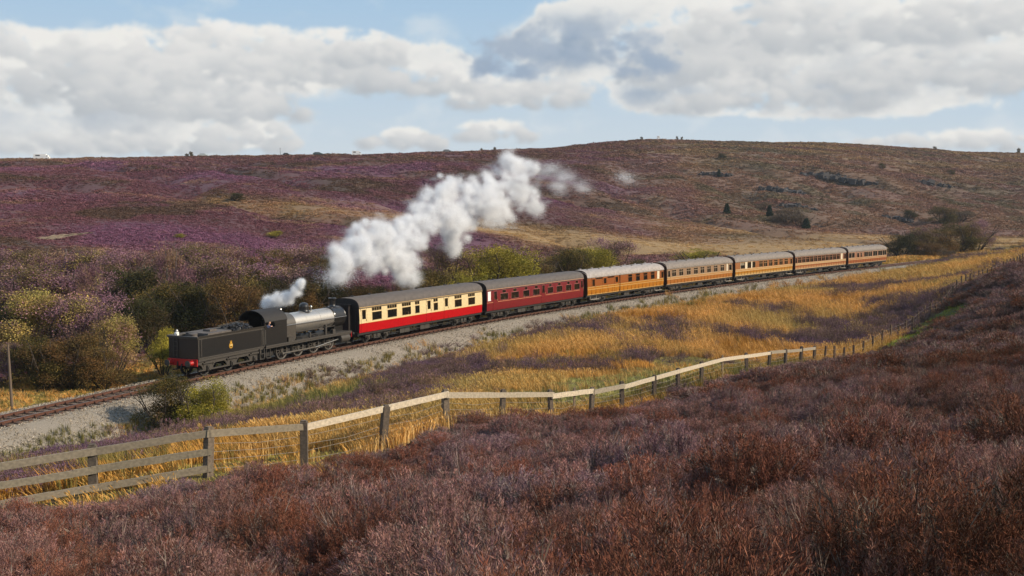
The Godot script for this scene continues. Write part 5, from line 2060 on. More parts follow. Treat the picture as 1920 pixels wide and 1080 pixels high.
	for z in [-0.86, 0.86]:
		b = MB.new()
		b.lathe(Vector3(-19.42 + X, 1.04, z), Vector3.LEFT, [[0.0, 0.19], [0.06, 0.17], [0.3, 0.12], [0.32, 0.08], [0.0, 0.08]], 14)
		var bf := part("buffer", b.done(), M.red, o)
		b = MB.new()
		b.lathe(Vector3(-19.42 + X, 1.04, z), Vector3.LEFT, [[0.3, 0.06], [0.46, 0.06], [0.47, 0.22], [0.5, 0.22], [0.53, 0.0]], 16)
		part("buffer_head", b.done(), M.iron, bf)
	b = MB.new()
	b.tube(Vector3(-19.45 + X, 0.95, 0), Vector3(-19.6 + X, 0.6, 0), 0.05, 0.05, 6)
	b.tube(Vector3(-19.45 + X, 1.1, -0.35), Vector3(-19.55 + X, 0.5, -0.35), 0.045, 0.035, 6)
	part("coupling", b.done(), M.dark_iron, o)
	b = MB.new()
	for z in [-0.75, -0.45]:
		b.tube(Vector3(-19.33 + X, 1.3, z), Vector3(-19.33 + X, 2.6, z), 0.02, 0.02, 6)
	for i in 4:
		b.tube(Vector3(-19.33 + X, 1.5 + i * 0.3, -0.75), Vector3(-19.33 + X, 1.5 + i * 0.3, -0.45), 0.02, 0.02, 6)
	part("ladder", b.done(), M.iron, o)
	b = MB.new()
	b.ends(-19.34 + X, -19.16 + X, 2.82, 3.05, -0.64, -0.44)
	b.tube(Vector3(-19.25 + X, 3.1, -0.54), Vector3(-19.25 + X, 3.2, -0.54), 0.08, 0.06, 8)
	b.tube(Vector3(-19.36 + X, 2.96, -0.54), Vector3(-19.42 + X, 2.96, -0.54), 0.08, 0.09, 10)
	b.ends(-19.3 + X, -19.22 + X, 2.62, 2.82, -0.58, -0.5)
	part("lamp", b.done(), M.white, o)
	b = MB.new()
	for sg in [-1.0, 1.0]:
		for x in [-12.3, -12.0]:
			b.tube(Vector3(x + X, 1.45, 1.27 * sg), Vector3(x + X, 2.5, 1.27 * sg), 0.02, 0.02, 6)
	part("handrail", b.done(), M.steel, o)
	b = MB.new()
	for sg in [-1.0, 1.0]:
		for i in 60:
			for y in [1.42, 2.53]:
				var x := -18.8 + i * 0.107
				b.box(Vector3(x + X, y, 1.222 * sg), Vector3(0.022, 0.022, 0.014))
		for y in 12:
			for x in [-16.9, -14.6]:
				b.box(Vector3(x + X, 1.44 + y * 0.095, 1.222 * sg), Vector3(0.022, 0.022, 0.014))
	part("rivets", b.done(), M.iron, o).set_meta("kind", "stuff")
	# crest: a lion over a wheel, with a crown above, cut from thin gilt plates
	for sg in [-1.0, 1.0]:
		b = MB.new()
		var z: float = 1.223 * sg
		b.col = lin(196, 146, 44)
		b.lathe(Vector3(-15.85 + X, 1.78, z - 0.01 * sg), Vector3(0, 0, sg), [[0.0, 0.27], [0.022, 0.27], [0.022, 0.2], [0.0, 0.2]], 24)
		for i in 4:
			var a := PI * i / 4.0
			b.tube(Vector3(-15.85 + X - cos(a) * 0.22, 1.78 - sin(a) * 0.22, z), Vector3(-15.85 + X + cos(a) * 0.22, 1.78 + sin(a) * 0.22, z), 0.012, 0.012, 4)
		b.col = lin(206, 176, 110)
		b.ends(-16.02 + X, -15.66 + X, 1.74, 1.9, z - 0.002, z + 0.026 * sg)
		b.col = lin(196, 146, 44)
		b.ends(-15.98 + X, -15.7 + X, 2.06, 2.14, z - 0.01, z + 0.02 * sg)
		for k in [-0.1, 0.0, 0.1]:
			b.tube(Vector3(-15.84 + X + k, 2.12, z), Vector3(-15.84 + X + k * 1.2, 2.27, z), 0.04, 0.015, 6)
		b.ends(-15.92 + X, -15.74 + X, 1.95, 2.07, z - 0.01, z + 0.022 * sg)
		var cr := part("crest", b.done(), M.gold, o)
		cr.scale = Vector3(0.72, 0.72, 1.0)
		cr.position = Vector3((-15.85 + X) * 0.28, 1.95 * 0.28, 0)


# ---------- a person, as one continuous skin over a skeleton ----------
func capsule_gap(p: Vector3, a: Vector3, b: Vector3, r0: float, r1: float) -> float:
	var d := b - a
	var t := clampf((p - a).dot(d) / d.length_squared(), 0.0, 1.0)
	return p.distance_to(a + d * t) - lerpf(r0, r1, t)


# bones: [from, to, radius, radius, colour]; surface nets on a grid of the given cell
func skin(bones: Array, lo: Vector3, hi: Vector3, cell: float) -> ArrayMesh:
	var nx := int((hi.x - lo.x) / cell) + 1
	var ny := int((hi.y - lo.y) / cell) + 1
	var nz := int((hi.z - lo.z) / cell) + 1
	var field := PackedFloat32Array()
	field.resize(nx * ny * nz)
	for z in nz:
		for y in ny:
			for x in nx:
				var p := lo + Vector3(x, y, z) * cell
				var s := 9.0
				for k in bones:
					var d := capsule_gap(p, k[0], k[1], k[2], k[3])
					var h := clampf(0.5 + 0.5 * (s - d) / 0.03, 0.0, 1.0)
					s = lerpf(s, d, h) - 0.03 * h * (1.0 - h)
				field[(z * ny + y) * nx + x] = s
	var at := {}
	var b := MB.new()
	var corner: Array[Vector3i] = []
	for i in 8:
		corner.append(Vector3i(i & 1, (i >> 1) & 1, i >> 2))
	for z in nz - 1:
		for y in ny - 1:
			for x in nx - 1:
				var inside := 0
				var sum := Vector3.ZERO
				var n := 0
				for i in 8:
					var ci := corner[i]
					var vi := field[((z + ci.z) * ny + y + ci.y) * nx + x + ci.x]
					if vi < 0.0:
						inside += 1
					for ax in 3:
						if not ci[ax]:
							var cj := ci
							cj[ax] = 1
							var vj := field[((z + cj.z) * ny + y + cj.y) * nx + x + cj.x]
							if (vi < 0.0) != (vj < 0.0):
								sum += Vector3(ci).lerp(Vector3(cj), vi / (vi - vj))
								n += 1
				if inside > 0 and inside < 8:
					at[Vector3i(x, y, z)] = lo + (Vector3(x, y, z) + sum / n) * cell
	for key in at:
		var k: Vector3i = key
		var v0 := field[(k.z * ny + k.y) * nx + k.x]
		for ax in 3:
			var e := k
			e[ax] += 1
			if e.x >= nx or e.y >= ny or e.z >= nz:
				continue
			var v1 := field[(e.z * ny + e.y) * nx + e.x]
			if (v0 < 0.0) == (v1 < 0.0):
				continue
			var u := Vector3i.ZERO
			u[(ax + 1) % 3] = 1
			var w := Vector3i.ZERO
			w[(ax + 2) % 3] = 1
			if not (at.has(k - u) and at.has(k - w) and at.has(k - u - w)):
				continue
			var dir := Vector3.ZERO
			dir[ax] = 1.0 if v0 < 0.0 else -1.0
			var pts := [at[k], at[k - u], at[k - u - w], at[k - w]]
			var best := 9.0
			for q in bones:
				var g := capsule_gap(pts[0], q[0], q[1], q[2], q[3])
				if g < best:
					best = g
					b.col = q[4]
			b.quad(pts[0], pts[1], pts[2], pts[3], dir)
	var st := SurfaceTool.new()
	st.begin(Mesh.PRIMITIVE_TRIANGLES)
	st.set_smooth_group(0)
	for i in b.v.size():
		st.set_color(b.c[i])
		st.add_vertex(b.v[i])
	st.index()
	st.generate_normals()
	return st.commit()


func make_driver() -> void:
	var place := seat(-6.35, 3.0)
	var o := thing("person", "person in dark blue overalls leaning out over the cab side", "person", place[0], place[1])
	var blue := lin(46, 54, 82)
	var face := lin(206, 160, 134)
	var cap := lin(34, 32, 34)
	var c := Vector3(-4.95, 1.36, 0.82)
	var bones := [
		[c + Vector3(-0.1, 0.06, 0), c + Vector3(-0.1, 0.46, 0), 0.06, 0.075, blue], [c + Vector3(0.1, 0.06, 0), c + Vector3(0.1, 0.46, 0), 0.06, 0.075, blue],
		[c + Vector3(-0.1, 0.46, 0), c + Vector3(-0.08, 0.86, 0), 0.075, 0.1, blue], [c + Vector3(0.1, 0.46, 0), c + Vector3(0.08, 0.86, 0), 0.075, 0.1, blue],
		[c + Vector3(-0.1, 0.03, 0.0), c + Vector3(-0.1, 0.03, 0.14), 0.045, 0.04, cap], [c + Vector3(0.1, 0.03, 0.0), c + Vector3(0.1, 0.03, 0.14), 0.045, 0.04, cap],
		[c + Vector3(0, 0.88, 0), c + Vector3(0, 1.2, 0.14), 0.15, 0.15, blue], [c + Vector3(-0.12, 1.33, 0.22), c + Vector3(0.12, 1.33, 0.22), 0.11, 0.11, blue], [c + Vector3(0, 1.15, 0.12), c + Vector3(0, 1.33, 0.22), 0.16, 0.13, blue],
		[c + Vector3(-0.2, 1.36, 0.22), c + Vector3(-0.28, 1.24, 0.36), 0.065, 0.055, blue], [c + Vector3(-0.28, 1.24, 0.36), c + Vector3(-0.08, 1.34, 0.46), 0.052, 0.042, blue], [c + Vector3(-0.08, 1.34, 0.46), c + Vector3(0.0, 1.33, 0.47), 0.042, 0.03, face],
		[c + Vector3(0.2, 1.36, 0.22), c + Vector3(0.3, 1.22, 0.36), 0.065, 0.055, blue], [c + Vector3(0.3, 1.22, 0.36), c + Vector3(0.12, 1.34, 0.46), 0.052, 0.042, blue], [c + Vector3(0.12, 1.34, 0.46), c + Vector3(0.05, 1.33, 0.48), 0.042, 0.03, face],
		[c + Vector3(0, 1.4, 0.24), c + Vector3(0, 1.52, 0.3), 0.06, 0.055, face], [c + Vector3(-0.01, 1.57, 0.33), c + Vector3(-0.02, 1.65, 0.33), 0.085, 0.095, face], [c + Vector3(-0.09, 1.59, 0.37), c + Vector3(-0.12, 1.58, 0.375), 0.022, 0.018, face],
		[c + Vector3(0.0, 1.7, 0.32), c + Vector3(0.0, 1.72, 0.32), 0.098, 0.09, cap], [c + Vector3(-0.08, 1.68, 0.36), c + Vector3(-0.14, 1.67, 0.38), 0.04, 0.03, cap]]
	part("body", skin(bones, c + Vector3(-0.45, -0.1, -0.25), c + Vector3(0.45, 1.95, 0.62), 0.026), M.cloth, o)


# ---------- track ----------
func make_track() -> void:
	# the bed of broken stone
	var v := MB.new()
	var prof := [Vector2(-3.1, -0.72), Vector2(-2.1, -0.3), Vector2(-1.3, -0.235), Vector2(0, -0.235), Vector2(1.3, -0.235), Vector2(1.75, -0.26), Vector2(3.0, -0.98), Vector2(4.3, -1.68), Vector2(6.0, -2.5)]
	var s := -118.0
	while s < 320.0:
		for i in prof.size() - 1:
			var pts: Array = []
			for q in [[s, i], [s, i + 1], [s + 2.0, i + 1], [s + 2.0, i]]:
				var k: Vector2 = prof[q[1]]
				var e := n_fine.get_noise_2d(q[0] * 0.9, k.x * 3.0) * 0.09 if absf(k.x) > 1.4 else 0.0
				var p := beside(q[0], k.x, k.y + e)
				if i == 0 and q[1] == 0:
					p.y = minf(p.y, land(p.x, -p.z) - 0.1)
				pts.append(p)
			v.flat(pts[0], pts[1], pts[2])
			v.flat(pts[0], pts[2], pts[3])
		s += 2.0
	for i in v.n.size():
		if v.n[i].y < 0.0:
			v.n[i] = -v.n[i]
	var st := SurfaceTool.new()
	st.begin(Mesh.PRIMITIVE_TRIANGLES)
	st.set_smooth_group(0)
	for i in v.v.size():
		st.set_color(Color.WHITE)
		st.add_vertex(v.v[i])
	st.index()
	st.generate_normals()
	structure("ballast_bed", st.commit(), M.ballast)
	# loose stones on its near shoulder and between the sleepers
	rng.seed = 11
	var b := MB.new()
	for i in 8:
		var d0 := unit()
	for i in 10:
		b.flat(unit() * rng.randf_range(0.7, 1.0), unit() * rng.randf_range(0.7, 1.0), unit() * rng.randf_range(0.7, 1.0))
	var chip := b.done()
	var where: Array = []
	var tint := PackedColorArray()
	for i in 90000:
		var q := rng.randf()
		var ss := -60.0 + 230.0 * q * q
		var t := rng.randf_range(-2.2, 4.8)
		var y := -0.22
		if t > 1.75:
			y = lerpf(-0.26, -1.68, (t - 1.75) / 2.55)
		var size := rng.randf_range(0.03, 0.075) * (1.0 + maxf(0.0, ss) * 0.006)
		where.append(Transform3D(Basis(unit(), rng.randf() * TAU).scaled(Vector3.ONE * size), beside(ss, t, y)))
		var g := rng.randf_range(0.5, 1.2)
		var c := lin(192, 178, 158) if absf(t) > 1.1 else lin(138, 118, 100)
		if t > 4.6:
			c = lin(150, 136, 104)
		tint.append(Color(c.r * g, c.g * g, c.b * g))
	scatter("ballast_stones", chip, M.chip, where, tint, "grey broken stone along the near shoulder of the railway", "ballast")
	# sleepers and rails
	var o := thing("railway_track", "single railway track on wooden sleepers running under the whole train", "railway track")
	var kinds: Array = []
	for i in 4:
		b = MB.new()
		var g := 0.75 + 0.16 * i
		b.col = Color(g, g * (0.96 + 0.03 * i), g)
		b.box(Vector3.ZERO, Vector3(0.25, 0.16, 2.6))
		b.col = Color(0.85, 0.6, 0.5)
		for sg in [-0.75, 0.75]:
			b.box(Vector3(0, 0.1, sg), Vector3(0.2, 0.06, 0.36))
			b.box(Vector3(0, 0.14, sg + 0.1), Vector3(0.16, 0.08, 0.06))
		kinds.append(b.done())
	var rest: Array = []
	var tone := PackedColorArray()
	for i in 460:
		var ss := -72.0 + i * 0.78
		var p := beside(ss, rng.randfn() * 0.012, -0.235)
		var turn := PI / 2 - heading(ss) + rng.randfn() * 0.008
		if i < 298:
			var e := part("sleeper", kinds[rng.randi() % 4], M.sleeper, o)
			e.position = p
			e.rotation.y = turn
		else:
			rest.append(Transform3D(Basis(Vector3.UP, turn), p))
			tone.append(Color.WHITE)
	scatter("far_sleepers", kinds[1], M.sleeper, rest, tone, "", "", o)
	for t in [-0.7525, 0.7525]:
		for k in 2:
			b = MB.new()
			var shape: Array = [[-0.07, -0.145], [-0.07, -0.125], [-0.012, -0.105], [-0.012, -0.045], [-0.036, -0.03], [-0.036, -0.002], [0.036, -0.002], [0.036, -0.03], [0.012, -0.045], [0.012, -0.105], [0.07, -0.125], [0.07, -0.145]] if k == 0 else [[-0.03, -0.004], [-0.03, 0.002], [0.03, 0.002], [0.03, -0.004]]
			s = -118.0
			while s < 320.0:
				var step := 1.5
				for i in shape.size() - 1:
					var p := beside(s, t + shape[i][0], shape[i][1])
					var q := beside(s, t + shape[i + 1][0], shape[i + 1][1])
					var r := beside(s + step, t + shape[i + 1][0], shape[i + 1][1])
					var u := beside(s + step, t + shape[i][0], shape[i][1])
					var dx: float = shape[i + 1][0] - shape[i][0]
					var dy: float = shape[i + 1][1] - shape[i][1]
					var kx := Vector2(-dy, dx).normalized()
					var h := heading(s)
					b.quad(p, q, r, u, Vector3(cos(h) * kx.x, kx.y, sin(h) * kx.x))
				s += step
			if k == 0:
				part("rail", b.done(), M.rail_rust, o)
			else:
				part("rail_head", b.done(), M.rail_top, o)


# ---------- fences ----------
func post_mesh(high: float, wide: float, c: Color) -> ArrayMesh:
	var b := MB.new()
	b.col = c
	b.box(Vector3(0, high / 2 - 0.25, 0), Vector3(wide, high + 0.5, wide * 0.9))
	b.box(Vector3(0.0, high + 0.02, 0), Vector3(wide * 0.7, 0.04, wide * 0.62))
	return b.done()


func bar(a: Vector3, z: Vector3, high: float, thick: float, c: Color) -> ArrayMesh:
	var b := MB.new()
	b.col = c
	var d := z - a
	var x := d.normalized()
	var side := x.cross(Vector3.UP).normalized()
	var up := side.cross(x)
	var n := 5
	for i in n:
		var p := a.lerp(z, i / float(n)) + up * rng.randfn() * 0.006 + side * rng.randfn() * 0.003
		var q := a.lerp(z, (i + 1.0) / n) + up * rng.randfn() * 0.002
		b.box((p + q) / 2, Vector3(d.length() / n + 0.004, high * rng.randf_range(0.96, 1.03), thick), Basis(x, up, -side))
	return b.done()


func make_fences() -> void:
	rng.seed = 41
	var o := thing("wooden_fence", "weathered post and rail fence, three rails at left then one pale top rail", "fence")
	var tops: Array = []
	for i in 23:
		var p := fence[i]
		var y := land(p.x, p.y)
		if i in [7, 9, 11, 14, 16, 18, 20]:
			y = lerpf(y, (land(fence[i - 1].x, fence[i - 1].y) + land(fence[i + 1].x, fence[i + 1].y)) / 2.0, 0.9)
		var high := 1.2
		tops.append(Vector3(p.x, y, -p.y))
		var g := rng.randf_range(0.85, 1.1)
		var c := lin(118 * g, 104 * g, 88 * g) if i < 13 else lin(92 * g, 78 * g, 66 * g)
		var wide := 0.2 if i < 9 else 0.16
		if i == 11 or i == 17:
			wide = 0.08
			c = lin(150, 130, 104)
		var e := part("post", post_mesh(high + rng.randf_range(0.0, 0.1), wide, c), M.fence, o)
		e.position = tops[i]
		e.rotation = Vector3(rng.randfn() * 0.035, 0.5 + rng.randfn() * 0.15, rng.randfn() * 0.035)
	var off := Vector3(0.06, 0, 0.08)
	# each long rail runs straight over two bays; the posts are cut to suit
	var runs: Array = []
	for i in 6:
		runs.append([i, i + 1])
	for i in [6, 8, 10]:
		runs.append([i, i + 2])
	runs.append([12, 13])
	for i in [13, 15, 17, 19]:
		runs.append([i, i + 2])
	runs.append([21, 22])
	for k in runs:
		var i: int = k[0]
		var a: Vector3 = tops[i] + off
		var z: Vector3 = tops[k[1]] + off
		var over := (z - a).normalized() * 0.06
		var g := rng.randf_range(0.8, 1.1)
		var pale := lin(206 * g, 190 * g, 164 * g) if i >= 6 else lin(178 * g, 163 * g, 138 * g)
		var up := 1.12
		var sag := Vector3(0, rng.randfn() * 0.02, 0)
		part("rail", bar(a + Vector3(0, up, 0) - over + sag, z + Vector3(0, up, 0) + over - sag, 0.18, 0.06, pale), M.fence, o)
		if i < 5:
			part("rail", bar(a + Vector3(0, 0.68, 0) - over, z + Vector3(0, 0.66, 0) + over, 0.17, 0.06, lin(178 * g, 164 * g, 138 * g)), M.fence, o)
			part("rail", bar(a + Vector3(0, 0.22, 0) - over, z + Vector3(0, 0.24, 0) + over, 0.17, 0.06, lin(182 * g, 166 * g, 140 * g)), M.fence, o)
	for h in [0.2, 0.42, 0.62, 0.84]:
		var b := MB.new()
		for i in range(5, 22):
			var a: Vector3 = tops[i] + Vector3(0.0, h, -0.07)
			var z: Vector3 = tops[i + 1] + Vector3(0.0, h, -0.07)
			var m := (a + z) / 2 - Vector3(0, rng.randf_range(0.0, 0.09), 0)
			b.tube(a, m, 0.006, 0.006, 4, false)
			b.tube(m, z, 0.006, 0.006, 4, false)
		part("wire", b.done(), M.wire, o)
	# the wire fence that climbs the slope
	o = thing("wire_fence", "post and wire fence climbing away along the foot of the heather slope", "fence")
	var line: Array = []
	var carry := 0.0
	for i in range(22, 29):
		var a := fence[i]
		var z := fence[i + 1]
		var n := a.distance_to(z)
		while carry < n:
			var p := a.lerp(z, carry / n)
			line.append(Vector3(p.x, land(p.x, p.y), -p.y))
			carry += 2.5
		carry -= n
	var kinds := [post_mesh(1.2, 0.13, lin(92, 72, 58)), post_mesh(1.28, 0.13, lin(112, 90, 70)), post_mesh(1.15, 0.12, lin(78, 62, 52))]
	for i in range(1, line.size()):
		var e := part("post", kinds[rng.randi() % 3], M.fence, o)
		e.position = line[i]
		e.rotation = Vector3(rng.randfn() * 0.04, rng.randf(), rng.randfn() * 0.04)
	for h in [0.35, 0.7, 1.05]:
		var b := MB.new()
		for i in line.size() - 1:
			b.tube(line[i] + Vector3(0, h, 0), line[i + 1] + Vector3(0, h, 0), 0.007, 0.007, 4, false)
		part("wire", b.done(), M.wire, o)


# ---------- steam ----------
func steam_mesh(count: int, reach: float) -> ArrayMesh:
	rng.seed = 61
	var b := MB.new()
	for i in count:
		var p := around(reach)
		var k := unit()
		var e := k.cross(unit()).normalized()
		var f := k.cross(e)
		var s := rng.randf_range(0.012, 0.028)
		b.flat(p + e * s, p - e * s * 0.5 + f * s * 0.87, p - e * s * 0.5 - f * s * 0.87)
	return b.done()


func make_steam() -> void:
	var m := steam_mesh(4200, 0.42)
	var n := FastNoiseLite.new()
	n.frequency = 0.32
	n.fractal_octaves = 4
	n.seed = 8
	# x, y, d, radius
	var body := [[-13.9, 6.5, 94.5, 1.11], [-14.3, 7.5, 92.9, 0.74], [-13.3, 7.0, 97.6, 1.65], [-12.7, 8.3, 100.1, 1.78], [-11.6, 7.6, 104.1, 2.19], [-10.7, 6.3, 107.4, 1.91], [-10.0, 5.3, 109.5, 1.44], [-9.9, 4.3, 109.9, 0.72], [-11.7, 9.3, 103.6, 1.26], [-10.0, 8.5, 109.5, 1.95], [-9.0, 9.5, 112.6, 1.85], [-7.9, 10.5, 115.8, 2.44], [-7.3, 12.6, 117.4, 1.65], [-5.9, 10.4, 120.8, 2.55], [-6.2, 8.6, 120.1, 1.91], [-5.9, 6.9, 120.8, 0.9], [-4.6, 12.8, 123.9, 2.09], [-3.6, 11.5, 126.4, 2.66], [-1.8, 11.0, 130.1, 2.56], [-2.1, 13.2, 129.5, 2.3], [-0.3, 13.7, 133.2, 2.5], [1.6, 12.6, 137.0, 2.44], [2.6, 11.0, 138.9, 1.43], [-0.1, 15.7, 133.6, 1.63], [-0.5, 16.7, 132.9, 0.87], [1.9, 15.2, 137.6, 1.68]]
	var thin := [[3.1, 14.4, 139.9, 1.31], [5.0, 15.4, 143.2, 1.21], [6.7, 14.5, 146.1, 1.23], [8.8, 13.5, 149.5, 1.12], [5.8, 13.4, 144.5, 1.22], [9.9, 13.4, 151.4, 0.64], [-14.1, 5.4, 93.9, 0.62], [-14.3, 4.8, 92.6, 0.39], [15.8, 15.0, 160.1, 0.6], [16.5, 14.3, 161.1, 0.45]]
	var puff := [[-18.4, 4.1, 86, 0.52], [-17.9, 4.3, 86, 0.6], [-17.3, 4.3, 86, 0.56], [-16.8, 4.6, 86, 0.48], [-16.4, 5.0, 86, 0.36], [-16.1, 5.4, 86, 0.28], [-15.9, 5.6, 86, 0.16]]
	rng.seed = 62
	var where: Array = []
	for k in body:
		var r: float = k[3] * 1.02
		var c := Vector3(k[0], k[1], -k[2])
		var fade := clampf((k[2] - 104.0) / 34.0, 0.0, 1.0)
		for i in int((44.0 - 24.0 * fade) * r * r):
			var p := unit() * r * 1.08 * pow(rng.randf(), 0.4)
			var q := n.get_noise_3dv(c + p) + 0.5 * n.get_noise_3dv((c + p) * 2.3)
			q += 0.35 * n.get_noise_3dv((c + p) * 4.5)
			if q < -0.2 + 0.75 * (p.length() / r - 0.5) + fade * 0.2:
				continue
			var s := rng.randf_range(0.3, 0.72) * (1.0 + fade * 0.3)
			where.append(Transform3D(Basis(unit(), rng.randf() * TAU).scaled(Vector3.ONE * s), c + p))
	var wisps: Array = []
	for k in body:
		var edge: float = k[3]
		for i in int(2.6 * edge * edge):
			var p := Vector3(k[0], k[1], -k[2]) + unit() * edge * rng.randf_range(0.8, 1.3)
			wisps.append(Transform3D(Basis(unit(), rng.randf() * TAU).scaled(Vector3(1.4, 0.6, 0.8) * rng.randf_range(0.3, 0.7)), p))
	for k in thin:
		var r: float = k[3]
		var c := Vector3(k[0], k[1], -k[2])
		for i in int(4.0 * r * r) + (30 if k[1] < 6.0 else 2):
			var p := unit() * r * pow(rng.randf(), 0.5)
			if n.get_noise_3dv((c + p) * 1.0) < -0.1:
				continue
			wisps.append(Transform3D(Basis(unit(), rng.randf() * TAU).scaled(Vector3(1.5, 0.8, 1.0) * rng.randf_range(0.6, 1.1)), c + p))
	var tint := PackedColorArray()
	tint.resize(where.size())
	tint.fill(Color.WHITE)
	scatter("steam_plume", m, M.steam, where, tint, "long white steam plume trailing back from the chimney above the coaches", "steam")
	tint.resize(wisps.size())
	tint.fill(Color.WHITE)
	scatter("steam_wisps", steam_mesh(1500, 0.5), M.steam, wisps, tint, "thin torn wisps of steam drifting off the far end of the plume", "steam")
	where = []
	for k in puff:
		var r: float = k[3]
		var c := Vector3(k[0], k[1], -k[2])
		for i in int(60.0 * r * r) + 6:
			var p := unit() * r * pow(rng.randf(), 0.4)
			where.append(Transform3D(Basis(unit(), rng.randf() * TAU).scaled(Vector3.ONE * rng.randf_range(0.2, 0.36)), c + p))
	tint.resize(where.size())
	tint.fill(Color.WHITE)
	scatter("steam_puff", m, M.steam, where, tint, "small bright white steam puff over the locomotive cab", "steam")


# ---------- the skyline and the crags ----------
# the farthest ground seen along a line of sight from the road on the crest
func crest(x_over_d: float, from := 420.0) -> float:
	var best := -9.0
	var out := from
	var d := from
	while d < 1000.0:
		var a := (land(x_over_d * d, d) - EYE) / d
		if a > best:
			best = a
			out = d
		d += 8.0
	return out


# where the hillside rises to a given slope as seen from the road on the near side
func hill_spot(x_over_d: float, rise: float) -> Vector3:
	var d := 170.0
	while d < 900.0:
		var y := land(x_over_d * d, d)
		if (y - EYE) / d >= rise:
			return Vector3(x_over_d * d, y, d)
		d += 2.0
	return Vector3(x_over_d * d, land(x_over_d * d, d), d)


func car_mesh(c: Color, tall: bool) -> ArrayMesh:
	var b := MB.new()
	b.col = c
	var top := 2.3 if tall else 1.45
	b.ends(-2.2, 2.2, 0.35, 0.95 if not tall else 1.2, -0.85, 0.85)
	var pr := PackedVector2Array()
	if tall:
		b.ends(-2.2, 1.3, 1.2, top, -0.9, 0.9)
		b.ends(1.3, 1.8, 1.2, 1.8, -0.82, 0.82)
	else:
		b.ends(-1.5, 0.9, 0.95, top, -0.74, 0.74)
		b.ends(-1.9, 1.4, 0.95, 1.2, -0.78, 0.78)
	return b.done()


func make_car(label: String, category: String, called: String, slope: float, c: Color, tall: bool, long := 1.0) -> void:
	var d := crest(slope) - 3.0
	var x := slope * d
	var o := thing(called, label, category, Vector3(x, land(x, d) + 0.05, -d), 0.1)
	var b := part("body", car_mesh(c, tall), M.car, o)
	b.scale.x = long
	var g := MB.new()
	g.col = lin(40, 46, 52)
	if tall:
		g.ends(-1.6 * long, -0.4 * long, 1.45, 1.95, 0.895, 0.91)
		g.ends(1.32 * long, 1.75 * long, 1.3, 1.7, 0.815, 0.83)
	else:
		g.ends(-1.35 * long, 0.75 * long, 1.0, 1.35, 0.735, 0.75)
	part("window", g.done(), M.car, o)
	var w := MB.new()
	w.col = lin(30, 30, 30)
	w.lathe(Vector3(0, 0.33, 0.66), Vector3(0, 0, 1), [[0, 0], [0, 0.33], [0.2, 0.33], [0.2, 0.0]], 12)
	var wm := w.done()
	for k in [-1.35, 1.35]:
		for z in [0.0, -1.52]:
			var e := part("wheel", wm, M.car, o)
			e.position = Vector3(k * long, 0, z)


func make_skyline() -> void:
	make_car("white motorhome alone on the skyline at far left", "motorhome", "motorhome", -0.4105, lin(240, 238, 232), true, 1.5)
	make_car("white van on the skyline between the motorhome and the steam", "van", "parked_van", -0.1355, lin(240, 238, 232), true)
	make_car("dark car low on the skyline left of the white van", "car", "parked_car", -0.1695, lin(70, 84, 84), false)
	make_car("small dark car on the skyline beside a thin mast", "car", "parked_car", -0.1970, lin(40, 48, 48), false, 0.7)
	make_car("pale silver car on the skyline right of the dark bushes", "car", "parked_car", -0.2695, lin(190, 196, 190), false)
	make_car("grey car on the skyline just left of the steam plume", "car", "parked_car", -0.0567, lin(120, 122, 122), false)
	make_car("white van on the top of the right hand hill", "van", "parked_van", 0.1278, lin(244, 244, 240), true, 0.35)
	var d := crest(-0.2023)
	var o := thing("mast", "thin mast on the skyline beside a small dark car", "mast", Vector3(-0.2023 * d, land(-0.2023 * d, d), -d))
	var b := MB.new()
	b.col = lin(80, 82, 84)
	b.tube(Vector3(0, -0.5, 0), Vector3(0, 3.8, 0), 0.12, 0.06, 6)
	b.box(Vector3(0, 3.7, 0), Vector3(0.5, 0.12, 0.12))
	part("pole", b.done(), M.bark, o)
	var names := [["pair of dark bushes on the left skyline, right one taller", -0.2840, 2.0, 1.8], ["dark bush on the left skyline next to a taller one", -0.2800, 1.8, 2.7], ["tiny dark bush on the skyline where the steam plume tops out", -0.0265, 1.4, 1.8], ["dark dot of a bush on the skyline right of the plume top", -0.0152, 1.6, 2.0], ["tiny bush on the skyline at the left foot of the high hill", 0.1130, 1.6, 2.0], ["left of two small windswept trees on the hilltop", 0.1440, 1.3, 2.6], ["right of two small windswept trees on the hilltop", 0.1480, 1.3, 2.4], ["small bush on the skyline near the right edge", 0.4420, 2.4, 3.6], ["low bush on the skyline left of the bush near the right edge", 0.3690, 2.2, 2.4]]
	for k in names:
		var e := crest(k[1]) - 2.0
		var x: float = k[1] * e
		plant_tree("olive", 0, x, e, land(x, e) + k[3], k[2] * 1.3, "skyline_bush", k[0], "bush")


func rocks_mesh(seed_: int, count: int, long: float, high: float) -> ArrayMesh:
	rng.seed = seed_
	var b := MB.new()
	for i in count:
		var x := rng.randf_range(-0.5, 0.5) * long
		var s := high * rng.randf_range(0.2, 0.62) * (1.0 - absf(x) / long)
		var turn := Basis(Vector3(rng.randfn() * 0.3, 1, rng.randfn() * 0.3).normalized(), rng.randf() * TAU)
		var g := rng.randf_range(0.6, 1.15)
		b.col = Color(0.12, 0.105, 0.1) * g
		b.box(Vector3(x, s * 0.1 + rng.randf_range(-0.5, 0.5), rng.randfn() * 1.6), Vector3(s * rng.randf_range(0.8, 1.8), s, s * rng.randf_range(0.7, 1.3)), turn)
	return b.done()


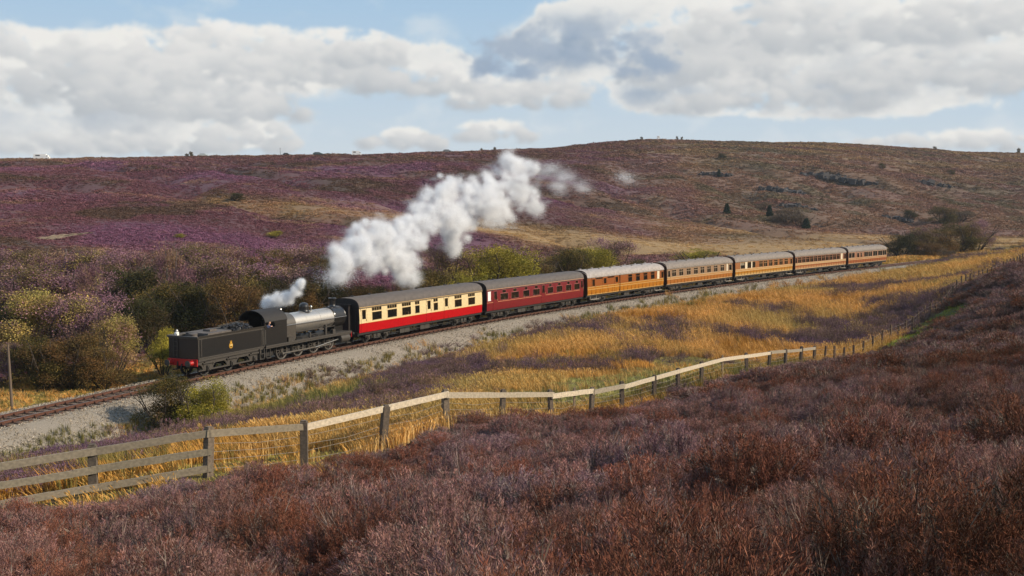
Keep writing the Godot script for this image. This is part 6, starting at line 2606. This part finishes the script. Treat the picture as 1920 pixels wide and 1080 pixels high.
func make_crags() -> void:
	var list := [
		["long dark crag high on the right hillside, left of two", 0.2740, 0.0190, 32.0, 5.0], ["dark crag high on the right hillside, right end of the band", 0.3000, 0.0140, 26.0, 4.4], ["dark rocky gully slanting down the right hillside", 0.2370, 0.0060, 20.0, 4.4], ["dark rocks at the lower end of the slanting gully", 0.2520, -0.0080, 14.0, 3.2],
		["small dark crag far up near the middle of the hill", 0.1780, 0.0210, 14.0, 2.8], ["dark broken rocks towards the right edge below the skyline", 0.3650, 0.0130, 22.0, 3.4], ["dark bank of rocks above the right hand grove", 0.3440, -0.0190, 16.0, 2.6]]
	for k in list:
		var spot := hill_spot(k[1], k[2])
		var at := Vector3(spot.x, spot.y - 0.3, -spot.z)
		var o := top("rock_outcrop", rocks_mesh(hash(k[0]) % 999, 90, k[3], k[4]), M.rock)
		tag(o, k[0], "crag")
		o.position = at
		o.rotation = Vector3(0, -0.25, -0.16 if k[2] < 0.016 else -0.05)
	# bare earth bank on the left slope
	var b := MB.new()
	rng.seed = 17
	for j in 5:
		for i in 24:
			var pts: Array = []
			for q in [[i, j], [i + 1, j], [i + 1, j + 1], [i, j + 1]]:
				var u: float = q[0] / 24.0
				var w: float = q[1] / 5.0
				var x := -5.4 + 10.8 * u
				var thick := sin(PI * pow(u, 0.8)) * (0.34 + 0.25 * n_fine.get_noise_1d(u * 30.0))
				var y := x * 0.12 + (w - 0.5) * 1.9 * thick + n_fine.get_noise_2d(u * 40.0, w * 9.0) * 0.12
				pts.append(Vector3(x, y, (0.5 - w) * 1.3 * thick - x * 0.2 + n_fine.get_noise_2d(u * 60.0, w * 12.0 + 50.0) * 0.3))
			b.col = lin(198, 174, 146) * (0.9 + 0.3 * n_fine.get_noise_2d(i * 2.0, j * 3.0))
			var k := Vector3(0.1, 0.6, 0.8).normalized()
			b.tri(pts[0], pts[1], pts[2], k, k, k)
			b.tri(pts[0], pts[2], pts[3], k, k, k)
	var e := top("bare_bank", b.done(), M.rock)
	tag(e, "pale bare earth bank on the purple slope at left", "earth bank")
	e.position = Vector3(-72.6, land(-72.6, 182) + 0.5, -181.6)
	# pole at the left
	var px := -30.0
	var pd := 67.6
	b = MB.new()
	b.col = lin(150, 128, 108)
	b.tube(Vector3(0, -0.5, 0), Vector3(-0.14, 3.9, 0), 0.09, 0.07, 8)
	var o2 := top("wooden_pole", b.done(), M.bark)
	tag(o2, "slightly leaning bare wooden pole beside the line at the left edge", "pole")
	o2.position = Vector3(px, land(px, pd), -pd)
